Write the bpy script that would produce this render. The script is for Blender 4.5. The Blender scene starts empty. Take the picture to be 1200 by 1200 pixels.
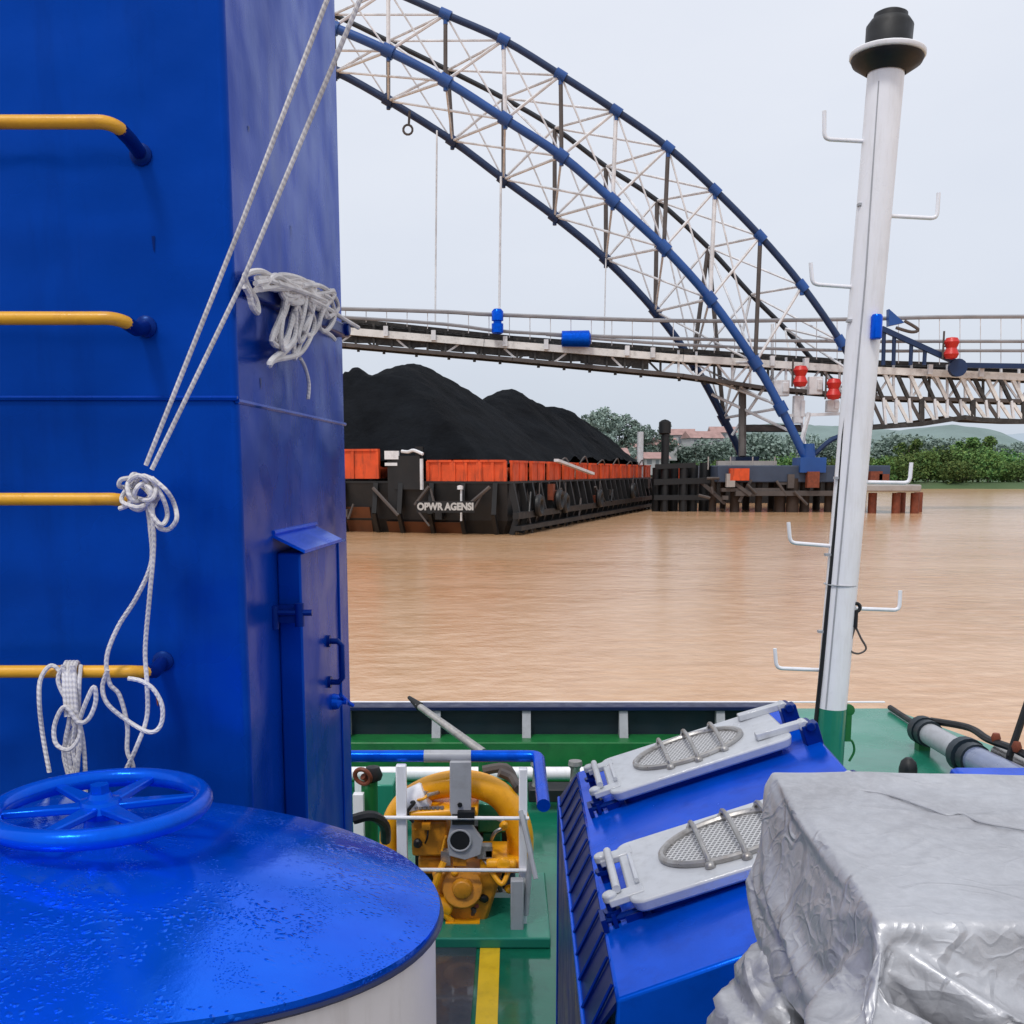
import bpy, math, random
from mathutils import Vector, Matrix, noise
random.seed(7)
sc = bpy.context.scene
col = sc.collection
V = Vector
H = 4.05                      # camera height above the water (z = 0)
F = 1200.0; TH = math.radians(8); YP = 553 + F*math.tan(TH)
CT, ST = math.cos(TH), math.sin(TH)

# ---- camera-derived survey helpers: where a sighting lies in the world -------------
def ray(px, py):
    a = (px-600)/F; b = (YP-py)/F
    return V((a, CT+b*ST, -ST+b*CT))
def P(px, py, Y):
    r = ray(px, py); k = Y/r.y
    return V((r.x*k, Y, H+r.z*k))
def G(px, py, z):
    r = ray(px, py); k = (z-H)/r.z
    return V((r.x*k, r.y*k, z))

# ---- mesh builder ---------------------------------------------------------------
class MB:
    def __init__(s): s.v=[]; s.f=[]; s.uv={}
    def quad(s,*p):
        n=len(s.v); s.v+= [V(q) for q in p]; s.f.append(tuple(range(n,n+len(p)))); return s
    def box(s,c,size,R=None):
        c=V(c); h=V(size)/2; n=len(s.v)
        for x in(-1,1):
            for y in(-1,1):
                for z in(-1,1):
                    p=V((x*h.x,y*h.y,z*h.z))
                    if R is not None: p=R@p
                    s.v.append(c+p)
        for f in((0,1,3,2),(4,6,7,5),(0,4,5,1),(2,3,7,6),(0,2,6,4),(1,5,7,3)): s.f.append(tuple(n+i for i in f))
        return s
    def hexa(s,lo,hi):
        """lo, hi: same-length rings, bottom and top"""
        n=len(s.v);k=len(lo); s.v+=[V(p) for p in lo]+[V(p) for p in hi]
        s.f.append(tuple(range(n+k-1,n-1,-1))); s.f.append(tuple(range(n+k,n+2*k)))
        for i in range(k):
            j=(i+1)%k; s.f.append((n+i,n+j,n+k+j,n+k+i))
        return s
    def prism(s,poly,z0,z1):
        return s.hexa([(x,y,z0) for x,y in poly],[(x,y,z1) for x,y in poly])
    def beam(s,a,b,w,h=None,up=(0,0,1)):
        a=V(a);b=V(b);h=h or w; d=(b-a); L=d.length
        if L<1e-6: return s
        d/=L; u=V(up)
        if abs(d.dot(u))>.98: u=V((0,1,0))
        x=d.cross(u).normalized(); z=x.cross(d)
        lo=[a+x*w*i/2+z*h*j/2 for i,j in((-1,-1),(1,-1),(1,1),(-1,1))]
        hi=[p+d*L for p in lo]
        return s.hexa(lo,hi)
    def tube(s,pts,r,seg=8,caps=True,closed=False):
        pts=[V(p) for p in pts]; n=len(pts); base=len(s.v)
        rr=r if hasattr(r,'__len__') else [r]*n
        T=[]
        for i in range(n):
            if closed: t=pts[(i+1)%n]-pts[i-1]
            else: t=pts[min(i+1,n-1)]-pts[max(i-1,0)]
            T.append(t.normalized() if t.length>1e-9 else V((0,0,1)))
        u=T[0].orthogonal().normalized(); L=0
        for i in range(n):
            u=(u-T[i]*u.dot(T[i]))
            u=u.normalized() if u.length>1e-6 else T[i].orthogonal().normalized()
            w=T[i].cross(u)
            if i: L+=(pts[i]-pts[i-1]).length
            for k in range(seg):
                a=2*math.pi*k/seg; s.v.append(pts[i]+(u*math.cos(a)+w*math.sin(a))*rr[i]); s.uv[len(s.v)-1]=(L,k/seg)
        m=n if closed else n-1
        for i in range(m):
            for k in range(seg):
                i2=(i+1)%n;k2=(k+1)%seg
                s.f.append((base+i*seg+k,base+i*seg+k2,base+i2*seg+k2,base+i2*seg+k))
        if caps and not closed:
            s.f.append(tuple(base+k for k in range(seg-1,-1,-1))); s.f.append(tuple(base+(n-1)*seg+k for k in range(seg)))
        return s
    def cyl(s,a,b,r,seg=16,r2=None): return s.tube([a,b],[r,r if r2 is None else r2],seg)
    def lathe(s,prof,c,seg=32,axis=None,cap=True):
        """prof: list of (r,z) along axis"""
        c=V(c); ax=V(axis).normalized() if axis else V((0,0,1)); u=ax.orthogonal().normalized() if axis else V((1,0,0)); w=ax.cross(u)
        base=len(s.v)
        for r,z in prof:
            for k in range(seg):
                a=2*math.pi*k/seg; s.v.append(c+ax*z+(u*math.cos(a)+w*math.sin(a))*r)
        for i in range(len(prof)-1):
            for k in range(seg):
                k2=(k+1)%seg; s.f.append((base+i*seg+k,base+i*seg+k2,base+(i+1)*seg+k2,base+(i+1)*seg+k))
        if cap:
            s.f.append(tuple(base+k for k in range(seg-1,-1,-1))); s.f.append(tuple(base+(len(prof)-1)*seg+k for k in range(seg)))
        return s
    def torus(s,c,R,r,axis=(0,0,1),seg=32,ss=10):
        c=V(c); ax=V(axis).normalized(); u=ax.orthogonal().normalized(); w=ax.cross(u)
        return s.tube([c+(u*math.cos(2*math.pi*i/seg)+w*math.sin(2*math.pi*i/seg))*R for i in range(seg)],r,ss,closed=True)
    def build(s,name,mat,parent=None,bevel=0,smooth=40,origin=None):
        off=V((0,0,0))
        if parent is not None: off=V(parent['_o'])
        elif origin is not None: off=V(origin)
        me=bpy.data.meshes.new(name)
        me.from_pydata([tuple(v-off) for v in s.v],[],s.f)
        if s.uv:
            uvl=me.uv_layers.new(name='UVMap')
            for lp in me.loops:
                uvl.data[lp.index].uv=s.uv.get(lp.vertex_index,(0,0))
        me.validate(); me.update()
        import bmesh
        bm=bmesh.new(); bm.from_mesh(me); bmesh.ops.recalc_face_normals(bm,faces=bm.faces); bm.to_mesh(me); bm.free()
        for m in (mat if isinstance(mat,(list,tuple)) else [mat]): me.materials.append(m)
        if smooth:
            for p in me.polygons: p.use_smooth=True
            me.set_sharp_from_angle(angle=math.radians(smooth))
        o=bpy.data.objects.new(name,me); col.objects.link(o)
        o['_o']=tuple(off)
        if parent is not None: o.parent=parent
        else: o.location=off
        if bevel:
            b=o.modifiers.new('bevel','BEVEL'); b.width=bevel; b.segments=2; b.limit_method='ANGLE'; b.angle_limit=math.radians(40)
        return o
def tag(o,label=None,cat=None,group=None,kind=None):
    if label: o['label']=label
    if cat: o['category']=cat
    if group: o['group']=group
    if kind: o['kind']=kind
    return o
def thing(name,label,cat,loc,group=None):
    o=bpy.data.objects.new(name,None); col.objects.link(o); o.location=V(loc); o['_o']=tuple(V(loc)); o.empty_display_size=.1
    return tag(o,label,cat,group)
def copy_tree(o,parent=None):
    c=o.copy(); col.objects.link(c); c.parent=parent
    for ch in [x for x in bpy.data.objects if x.parent==o]: copy_tree(ch,c)
    return c
def cr(pts,n=8,closed=False):
    pts=[V(p) for p in pts]; out=[]
    N=len(pts)
    rng=range(N) if closed else range(N-1)
    for i in rng:
        g=(lambda k: pts[k%N]) if closed else (lambda k: pts[max(0,min(N-1,k))])
        p0,p1,p2,p3=g(i-1),g(i),g(i+1),g(i+2)
        for j in range(n):
            t=j/n
            out.append(.5*((2*p1)+(p2-p0)*t+(2*p0-5*p1+4*p2-p3)*t*t+(-p0+3*p1-3*p2+p3)*t**3))
    if not closed: out.append(pts[-1])
    return out

# ---- materials -------------------------------------------------------------------
def newmat(name):
    m=bpy.data.materials.new(name); m.use_nodes=True; nt=m.node_tree; b=nt.nodes['Principled BSDF']
    return m,nt,b
def N(nt,t,**k):
    n=nt.nodes.new(t)
    for a,v in k.items(): setattr(n,a,v)
    return n
def mixc(nt,fac,a,b,blend='MIX'):
    m=N(nt,'ShaderNodeMix',data_type='RGBA',blend_type=blend)
    for s,x in((0,fac),(6,a),(7,b)):
        if isinstance(x,(int,float)): m.inputs[s].default_value=x
        elif isinstance(x,tuple): m.inputs[s].default_value=(*x,1) if len(x)==3 else x
        else: nt.links.new(x,m.inputs[s])
    return m.outputs[2]
def ramp(nt,inp,p0,p1,c0=(0,0,0),c1=(1,1,1)):
    r=N(nt,'ShaderNodeValToRGB'); r.color_ramp.elements[0].position=p0; r.color_ramp.elements[1].position=p1
    r.color_ramp.elements[0].color=(*c0,1); r.color_ramp.elements[1].color=(*c1,1); nt.links.new(inp,r.inputs[0]); return r.outputs[0]
def noise_n(nt,vec,scale,detail=4,rough=.55,sc3=None):
    if sc3:
        mp=N(nt,'ShaderNodeMapping'); mp.inputs['Scale'].default_value=sc3; nt.links.new(vec,mp.inputs[0]); vec=mp.outputs[0]
    n=N(nt,'ShaderNodeTexNoise'); n.inputs['Scale'].default_value=scale; n.inputs['Detail'].default_value=detail; n.inputs['Roughness'].default_value=rough
    nt.links.new(vec,n.inputs['Vector']); return n.outputs['Fac']
def bump(nt,b,h,strength,dist=.01,prev=None):
    n=N(nt,'ShaderNodeBump'); n.inputs['Strength'].default_value=strength; n.inputs['Distance'].default_value=dist
    nt.links.new(h,n.inputs['Height'])
    if prev: nt.links.new(prev,n.inputs['Normal'])
    nt.links.new(n.outputs[0],b.inputs['Normal']); return n.outputs[0]
def paint(name,c,rough=.35,var=.25,scale=3,wet=0,dirt=None,dirt_amt=.35,metal=0,wavy=0,fine=.15,streak=False,wscale=3.0,spec=.5,tint=None):
    """painted / bare surface: slow tone drift, grime, small dents, optional rain film"""
    m,nt,b=newmat(name); g=N(nt,'ShaderNodeTexCoord'); vec=g.outputs['Object']
    n1=noise_n(nt,vec,scale,5); dark=tuple(x*(1-var) for x in c); lite=tuple(min(1,x*(1+var*.6)) for x in c)
    cc=mixc(nt,ramp(nt,n1,.3,.7),dark,lite)
    if dirt:
        n2=noise_n(nt,vec,scale*(2.2 if not streak else 4),8,.7,(1,1,.15) if streak else None)
        k=N(nt,'ShaderNodeMath',operation='MULTIPLY'); nt.links.new(ramp(nt,n2,.5,.72),k.inputs[0]); k.inputs[1].default_value=dirt_amt
        cc=mixc(nt,k.outputs[0],cc,dirt)
    nt.links.new(cc,b.inputs['Base Color'])
    b.inputs['Metallic'].default_value=metal; b.inputs['Specular IOR Level'].default_value=spec
    r=N(nt,'ShaderNodeMapRange'); n3=noise_n(nt,vec,scale*1.7,4); nt.links.new(n3,r.inputs[0]); r.inputs[1].default_value=.3; r.inputs[2].default_value=.7
    r.inputs[3].default_value=max(.02,rough-.1); r.inputs[4].default_value=min(1,rough+.15); nt.links.new(r.outputs[0],b.inputs['Roughness'])
    pr=None
    if wavy: pr=bump(nt,b,noise_n(nt,vec,wscale,2),wavy,.03)
    if fine: pr=bump(nt,b,noise_n(nt,vec,scale*30,3),fine,.002,pr)
    if tint: b.inputs['Specular Tint'].default_value=(*tint,1)
    if wet:
        b.inputs['Coat Weight'].default_value=wet; b.inputs['Coat Roughness'].default_value=.06
    return m
def sRGB(r,g,b):
    f=lambda x:(x/255/12.92 if x<=10 else ((x/255+.055)/1.055)**2.4)
    return (f(r),f(g),f(b))

BLUE=(.003,.035,.36)
M={}
M['tower']=paint('blue_tower_paint',(.001,.048,.37),.24,.2,1.6,metal=.25,spec=.3,tint=(.12,.4,1),dirt=(.001,.018,.17),dirt_amt=.5,wavy=.75,fine=.2,streak=True,wscale=3.4)
M['blue']=paint('blue_gloss_paint',(.001,.095,.70),.16,.2,4,metal=.35,spec=.5,tint=(.12,.36,1),dirt=(.005,.02,.2),dirt_amt=.4,wavy=.15,fine=.15)
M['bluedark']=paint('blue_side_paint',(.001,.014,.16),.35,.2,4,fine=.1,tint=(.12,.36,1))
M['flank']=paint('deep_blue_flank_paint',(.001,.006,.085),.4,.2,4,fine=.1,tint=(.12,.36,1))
M['yellow']=paint('yellow_paint',(.80,.40,.02),.35,.12,8,dirt=(.35,.12,.02),dirt_amt=.4,fine=.2)
M['rope']=None
M['white']=paint('white_paint',(.90,.90,.94),.35,.05,5,dirt=(.45,.40,.34),dirt_amt=.25,wet=.2,streak=True)
M['tank']=paint('tank_white_paint',(.82,.76,.73),.4,.06,5,dirt=(.42,.36,.30),dirt_amt=.3,streak=True)
M['green']=paint('green_deck_paint',(.008,.15,.085),.10,.25,1.8,wet=.25,tint=(.45,.95,.8),dirt=(.01,.07,.045),dirt_amt=.55,wavy=.12,fine=.25)
M['greenp']=paint('green_raised_deck_paint',(.02,.22,.14),.2,.15,1.2,wet=.2,tint=(.5,.95,.85),dirt=(.015,.11,.07),dirt_amt=.4,wavy=.08,fine=.2)
M['greenb']=paint('green_bulwark_paint',(.008,.15,.035),.4,.2,3,dirt=(.005,.05,.02),dirt_amt=.5)
M['navy']=paint('navy_paint_and_shade',(.008,.018,.028),.45,.3,3)
M['black']=paint('black_rubber',(.008,.009,.011),.5,.3,6)
M['grey']=paint('grey_paint',(.40,.41,.44),.4,.12,6,dirt=(.18,.16,.15),dirt_amt=.3)
M['lid']=paint('light_grey_hatch_paint',(.52,.54,.58),.35,.08,9,dirt=(.25,.25,.26),dirt_amt=.35,wet=.3)
M['steel']=paint('worn_steel',(.42,.41,.40),.35,.2,20,metal=.7,dirt=(.15,.09,.05),dirt_amt=.4)
M['glass']=paint('dusty_port_glass',(.30,.29,.30),.35,.3,60,dirt=(.55,.55,.55),dirt_amt=.4,fine=.9)
M['orange']=paint('orange_machine_paint',(.66,.27,.015),.4,.3,9,dirt=(.14,.05,.01),dirt_amt=.6)
M['hose']=paint('yellow_orange_duct',(.95,.42,.008),.3,.12,6,dirt=(.5,.16,.01),dirt_amt=.3)
M['mat']=paint('dark_grey_deck_coating',(.045,.055,.075),.15,.2,5,wet=.6,fine=.4)
M['strip']=paint('yellow_line_paint',(.85,.55,.02),.35,.1,7,dirt=(.45,.25,.02),dirt_amt=.35)
M['red']=paint('red_paint',(.60,.02,.015),.4,.15,8)
M['redbrown']=paint('rust_red_paint',(.22,.05,.02),.6,.3,4,dirt=(.05,.02,.01))
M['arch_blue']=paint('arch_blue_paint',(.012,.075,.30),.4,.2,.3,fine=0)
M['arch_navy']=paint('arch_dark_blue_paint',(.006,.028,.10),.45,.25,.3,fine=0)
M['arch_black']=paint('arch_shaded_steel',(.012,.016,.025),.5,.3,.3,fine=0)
M['pale']=paint('pale_steel_paint',(.76,.77,.80),.5,.2,.6,dirt=(.20,.17,.16),dirt_amt=.4,fine=0)
M['greyr']=paint('grey_rail_paint',(.30,.30,.32),.5,.2,.6,fine=0)
M['palew']=paint('white_beam_paint',(.80,.79,.77),.5,.12,.6,dirt=(.2,.17,.15),dirt_amt=.5,fine=0)
M['brownsteel']=paint('weathered_dark_steel',(.09,.075,.07),.6,.3,.8,fine=0)
M['gantry_dark']=paint('dark_gantry_steel',(.035,.033,.032),.7,.4,.9,dirt=(.18,.17,.16),dirt_amt=.4,fine=0)  # near-black steel, darker than the white beams
M['barge_orange']=paint('faded_orange_plate',(.74,.085,.015),.6,.3,.8,dirt=(.12,.025,.01),dirt_amt=.85,streak=True,fine=0)
M['barge_black']=paint('sooty_black_hull',(.006,.0065,.008),.5,.5,.5,dirt=(.025,.018,.014),dirt_amt=.4,fine=0)
M['barge_brown']=paint('rust_boot_band',(.13,.04,.012),.6,.3,.5,dirt=(.06,.03,.01),dirt_amt=.6,fine=0)
M['bluegrey']=paint('blue_grey_concrete_cap',(.045,.065,.11),.6,.25,.5,fine=0)
M['pile']=paint('wet_pile_timber',(.045,.028,.02),.7,.4,1,fine=0)
M['concrete']=paint('wet_concrete',(.38,.35,.33),.6,.15,.8,dirt=(.2,.17,.14),fine=0)
M['roof']=paint('hazed_red_roof_tiles',(.40,.25,.23),.8,.25,.5,dirt=(.2,.1,.08),fine=0)  # distance haze is mixed into the tile colour
M['housewall']=paint('hazed_house_render',(.46,.46,.47),.8,.1,.4,fine=0)  # wall colour greyed to carry the distance haze
M['darkwin']=paint('dark_window_glass',(.16,.18,.20),.2,.1,1,fine=0)
M['trunk']=paint('grey_bark',(.10,.08,.06),.9,.3,2,fine=0)
M['seam']=paint('dark_blue_trim',(.004,.01,.06),.4,.2,6)

def m_rope():
    m,nt,b=newmat('braided_rope'); g=N(nt,'ShaderNodeTexCoord')
    mp=N(nt,'ShaderNodeMapping'); mp.inputs['Scale'].default_value=(230,2,1); nt.links.new(g.outputs['UV'],mp.inputs[0])
    w=N(nt,'ShaderNodeTexWave',bands_direction='DIAGONAL'); w.inputs['Scale'].default_value=.32; w.inputs['Distortion'].default_value=.6; nt.links.new(mp.outputs[0],w.inputs[0])
    n=noise_n(nt,g.outputs['Object'],14,4)
    c=mixc(nt,ramp(nt,n,.35,.7),(.52,.50,.50),(.80,.78,.78)); c=mixc(nt,ramp(nt,w.outputs['Fac'],.0,.35,(.93,.93,.93)),(.45,.44,.45),c)
    nt.links.new(c,b.inputs['Base Color']); b.inputs['Roughness'].default_value=.8; bump(nt,b,w.outputs['Fac'],.4,.002)
    return m
M['rope']=m_rope()
def m_port():
    m,nt,b=newmat('wire_mesh_port_glass'); g=N(nt,'ShaderNodeTexCoord'); L=[]
    for ang in(.5,2.07):
        mp=N(nt,'ShaderNodeMapping'); mp.inputs['Rotation'].default_value=(0,0,ang); nt.links.new(g.outputs['Object'],mp.inputs[0])
        w=N(nt,'ShaderNodeTexWave'); w.inputs['Scale'].default_value=26; w.inputs['Distortion'].default_value=.4; nt.links.new(mp.outputs[0],w.inputs[0]); L.append(ramp(nt,w.outputs['Fac'],.62,.86))
    c=mixc(nt,L[0],(.17,.17,.18),(.62,.62,.63)); c=mixc(nt,L[1],c,(.66,.66,.67)); nt.links.new(c,b.inputs['Base Color']); b.inputs['Roughness'].default_value=.3
    mx=N(nt,'ShaderNodeMath',operation='MAXIMUM'); nt.links.new(L[0],mx.inputs[0]); nt.links.new(L[1],mx.inputs[1]); bump(nt,b,mx.outputs[0],.8,.003); return m
M['port']=m_port()

def m_lid():
    m,nt,b=newmat('wet_blue_ventilator_top'); g=N(nt,'ShaderNodeTexCoord'); vec=g.outputs['Object']
    n=noise_n(nt,vec,5,4); c=mixc(nt,ramp(nt,n,.3,.7),(.001,.085,.74),(.003,.14,.92)); nt.links.new(c,b.inputs['Base Color'])
    b.inputs['Roughness'].default_value=.07; b.inputs['Metallic'].default_value=.55; b.inputs['Specular Tint'].default_value=(.3,.6,1,1)
    wv=N(nt,'ShaderNodeMapping'); nn=N(nt,'ShaderNodeTexNoise'); nn.inputs['Scale'].default_value=30; nt.links.new(vec,nn.inputs['Vector'])
    ad=N(nt,'ShaderNodeVectorMath',operation='MULTIPLY_ADD'); ad.inputs[1].default_value=(.02,.02,.02); nt.links.new(nn.outputs['Color'],ad.inputs[0]); nt.links.new(vec,ad.inputs[2])
    vo=N(nt,'ShaderNodeTexVoronoi'); vo.inputs['Scale'].default_value=120; nt.links.new(ad.outputs[0],vo.inputs['Vector'])
    n2=noise_n(nt,vec,9,5,.6)
    d=ramp(nt,vo.outputs['Distance'],.12,.42,(1,1,1),(0,0,0)); thr=ramp(nt,n2,.47,.60)
    mul=N(nt,'ShaderNodeMath',operation='MULTIPLY'); nt.links.new(d,mul.inputs[0]); nt.links.new(thr,mul.inputs[1])
    vo2=N(nt,'ShaderNodeTexVoronoi'); vo2.inputs['Scale'].default_value=260; nt.links.new(ad.outputs[0],vo2.inputs['Vector'])
    mul2=N(nt,'ShaderNodeMath',operation='MULTIPLY'); nt.links.new(ramp(nt,vo2.outputs['Distance'],.10,.40,(1,1,1),(0,0,0)),mul2.inputs[0]); nt.links.new(ramp(nt,noise_n(nt,vec,13,5,.65),.50,.64),mul2.inputs[1])
    p=bump(nt,b,noise_n(nt,vec,2.2,2),.25,.02); p=bump(nt,b,mul.outputs[0],.42,.003,p); p=bump(nt,b,mul2.outputs[0],.5,.0015,p)
    p=bump(nt,b,noise_n(nt,vec,60,5,.7),.16,.0015,p)
    return m
M['vent_top']=m_lid()

def m_tarp():
    m,nt,b=newmat('silver_tarpaulin'); g=N(nt,'ShaderNodeTexCoord'); vec=g.outputs['Object']
    # crumple creases: sharp valleys where warped noise crosses its middle value
    def crease(scale,det,rot,wd_):
        mp=N(nt,'ShaderNodeMapping'); mp.inputs['Rotation'].default_value=rot; nt.links.new(vec,mp.inputs[0])
        n=N(nt,'ShaderNodeTexNoise'); n.inputs['Scale'].default_value=scale; n.inputs['Detail'].default_value=det; n.inputs['Roughness'].default_value=.5; n.inputs['Distortion'].default_value=.6
        nt.links.new(mp.outputs[0],n.inputs['Vector'])
        s=N(nt,'ShaderNodeMath',operation='SUBTRACT'); nt.links.new(n.outputs['Fac'],s.inputs[0]); s.inputs[1].default_value=.5
        a=N(nt,'ShaderNodeMath',operation='ABSOLUTE'); nt.links.new(s.outputs[0],a.inputs[0]); return ramp(nt,a.outputs[0],0,wd_,(1,1,1),(0,0,0))
    c1=crease(5.5,.6,(.4,.6,.2),.035); c2=crease(12,.8,(.9,.2,1.5),.05); c3=crease(27,1.2,(1.9,.2,.5),.08)
    n=noise_n(nt,vec,4,6,.7); n2=noise_n(nt,vec,55,5,.7)
    cc=mixc(nt,ramp(nt,n,.35,.7),(.38,.38,.40),(.54,.55,.58)); cc=mixc(nt,ramp(nt,n2,.42,.70,(0,0,0),(.35,.35,.35)),cc,(.66,.66,.69))
    ge=N(nt,'ShaderNodeNewGeometry'); sx=N(nt,'ShaderNodeSeparateXYZ'); nt.links.new(ge.outputs['True Normal'],sx.inputs[0])
    ab=N(nt,'ShaderNodeMath',operation='ABSOLUTE'); nt.links.new(sx.outputs[2],ab.inputs[0]); s=ramp(nt,ab.outputs[0],.7,.98,(1,1,1),(.32,.32,.32))
    nt.links.new(cc,b.inputs['Base Color']); b.inputs['Metallic'].default_value=.45; b.inputs['Roughness'].default_value=.40
    p=None
    for h,st,di in((c1,.8,.0035),(c2,.7,.0022),(c3,.5,.0012),(noise_n(nt,vec,130,4,.7),.5,.001)):
        q=N(nt,'ShaderNodeBump'); q.inputs['Distance'].default_value=di; nt.links.new(h,q.inputs['Height'])
        k=N(nt,'ShaderNodeMath',operation='MULTIPLY'); nt.links.new(s,k.inputs[0]); k.inputs[1].default_value=st; nt.links.new(k.outputs[0],q.inputs['Strength'])
        if p: nt.links.new(p,q.inputs['Normal'])
        p=q.outputs[0]
    nt.links.new(p,b.inputs['Normal'])
    return m
M['tarp']=m_tarp()

def m_water():
    m,nt,b=newmat('muddy_river_water'); g=N(nt,'ShaderNodeTexCoord'); vec=g.outputs['Object']
    n=noise_n(nt,vec,.05,6,.6,(1,2.5,1)); n2=noise_n(nt,vec,1.1,6,.65,(1,2.2,1))
    c=mixc(nt,ramp(nt,n,.35,.68),(.55,.305,.145),(.69,.44,.265)); c=mixc(nt,ramp(nt,n2,.45,.8),c,(.76,.51,.33))
    nt.links.new(c,b.inputs['Base Color']); b.inputs['Roughness'].default_value=.15; b.inputs['IOR'].default_value=1.33
    p=bump(nt,b,noise_n(nt,vec,1.5,6,.6,(1,1.15,1)),.30,.08)
    p=bump(nt,b,noise_n(nt,vec,.22,4,.55,(1,1.2,1)),.35,.25,p)
    p=bump(nt,b,noise_n(nt,vec,7,4,.6,(1,1.1,1)),.25,.02,p)
    return m
M['water']=m_water()

def m_coal():
    m,nt,b=newmat('coal'); g=N(nt,'ShaderNodeTexCoord'); vec=g.outputs['Object']
    c=mixc(nt,ramp(nt,noise_n(nt,vec,.25,6,.7),.35,.7),(.002,.003,.005),(.011,.014,.019)); nt.links.new(c,b.inputs['Base Color'])
    b.inputs['Roughness'].default_value=.85; b.inputs['Specular IOR Level'].default_value=.12
    p=bump(nt,b,noise_n(nt,vec,1.4,8,.75),.9,.5); return m
M['coal']=m_coal()

def m_leaf(name,c0,c1):
    m,nt,b=newmat(name); oi=N(nt,'ShaderNodeObjectInfo'); g=N(nt,'ShaderNodeTexCoord')
    n=noise_n(nt,g.outputs['Object'],.9,3); c=mixc(nt,ramp(nt,n,.35,.68),c0,c1)
    hs=N(nt,'ShaderNodeHueSaturation'); nt.links.new(c,hs.inputs['Color'])
    mr=N(nt,'ShaderNodeMapRange'); nt.links.new(oi.outputs['Random'],mr.inputs[0]); mr.inputs[3].default_value=.7; mr.inputs[4].default_value=1.35; nt.links.new(mr.outputs[0],hs.inputs['Value'])
    mr2=N(nt,'ShaderNodeMapRange'); nt.links.new(oi.outputs['Random'],mr2.inputs[0]); mr2.inputs[3].default_value=.48; mr2.inputs[4].default_value=.52; nt.links.new(mr2.outputs[0],hs.inputs['Hue'])
    nt.links.new(hs.outputs[0],b.inputs['Base Color']); b.inputs['Roughness'].default_value=.8; b.inputs['Specular IOR Level'].default_value=.1
    return m
M['leaf']=m_leaf('riverside_foliage',(.05,.12,.04),(.20,.29,.09))
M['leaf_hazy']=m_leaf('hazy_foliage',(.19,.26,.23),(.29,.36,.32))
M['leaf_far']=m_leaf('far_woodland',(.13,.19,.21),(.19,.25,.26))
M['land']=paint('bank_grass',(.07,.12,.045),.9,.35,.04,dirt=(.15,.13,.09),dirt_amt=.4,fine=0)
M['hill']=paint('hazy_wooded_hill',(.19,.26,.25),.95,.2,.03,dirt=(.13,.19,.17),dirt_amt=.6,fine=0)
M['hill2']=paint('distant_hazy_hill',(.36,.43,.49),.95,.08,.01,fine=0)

# ================= SETTING ==========================================================
def structure(o): return tag(o,kind='structure')
# water sheet, finer near the ship
w=MB(); R_=9000
w.quad((-R_,-R_,0),(R_,-R_,0),(R_,R_,0),(-R_,R_,0)); structure(w.build('water',M['water'],smooth=0))
# far bank: one terrain sheet rising from the shoreline
def bank_y(x):
    return 246+8*math.sin(x*.021+1)+5*math.sin(x*.07)+(0 if x>40 else min(60,(40-x)*.5)*.25)
def terrain():
    t=MB(); nx,ny=150,40
    for j in range(ny):
        for i in range(nx):
            x=-900+1900*i/(nx-1); v=j/(ny-1); y=bank_y(x)-2+ (v**1.8)*1600
            d=y-bank_y(x)
            z=-.8+2.2*min(1,max(0,(d+2)/5))+ (max(0,d-60)*.012 if d<900 else 10) + 2*noise.noise(V((x*.01,y*.01,0)))*min(1,max(0,d/60))
            t.v.append(V((x,y,z)))
    for j in range(ny-1):
        for i in range(nx-1):
            a=j*nx+i; t.f.append((a,a+1,a+nx+1,a+nx))
    return t
structure(terrain().build('terrain',M['land']))
def hill(name,pts,depth,thick,mat,amp):
    """pts: sighted crest line (px,py) at distance depth"""
    t=MB(); crest=cr([P(x,y,depth) for x,y in pts],10); n=len(crest); rows=9
    for r in range(rows):
        k=r/(rows-1)
        for p in crest:
            zz=p.z*(math.sin((1-abs(2*k-1))*math.pi/2)); q=V((p.x,p.y+(k-.5)*2*thick,zz))
            q.z+=amp*noise.noise(V((p.x*.03,q.y*.03,k*3)))+amp*.5*noise.noise(V((p.x*.11,q.y*.11,5)))
            if r in(0,rows-1): q.z=-1
            t.v.append(q)
    for r in range(rows-1):
        for i in range(n-1):
            a=r*n+i; t.f.append((a,a+1,a+n+1,a+n))
    return structure(t.build(name,mat))
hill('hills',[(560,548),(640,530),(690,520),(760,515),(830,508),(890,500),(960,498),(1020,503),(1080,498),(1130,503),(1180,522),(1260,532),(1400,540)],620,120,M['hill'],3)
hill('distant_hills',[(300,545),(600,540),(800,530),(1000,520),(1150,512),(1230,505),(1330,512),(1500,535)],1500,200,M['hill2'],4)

# trees
def leaf_crown(w_,h_,z0,n,clumps,sz,rnd):
    m=MB(); cs=[]
    for c in range(clumps):
        a=rnd.uniform(0,6.28); r=w_*.5*math.sqrt(rnd.random())*.8; zc=z0+h_*rnd.uniform(.12,.92); k=1-.55*abs((zc-z0)/h_-.45)*2*.6
        cs.append((V((math.cos(a)*r*k,math.sin(a)*r*k,zc)),w_*rnd.uniform(.13,.24)))
    for i in range(n):
        c,r=rnd.choice(cs); d=V((rnd.gauss(0,1),rnd.gauss(0,1),rnd.gauss(0,1))).normalized()*r*rnd.uniform(.55,1.05); d.z*=.75
        p=c+d; u=V((rnd.gauss(0,1),rnd.gauss(0,1),rnd.gauss(0,.6))).normalized(); v=u.cross(V((rnd.gauss(0,1),rnd.gauss(0,1),rnd.gauss(0,1)))).normalized()
        s=sz*rnd.uniform(.6,1.3); m.quad(p-u*s-v*s*.5,p+u*s-v*s*.6,p+u*s*.7+v*s*.6,p-u*s*.8+v*s*.5)
    return m,cs
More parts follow.
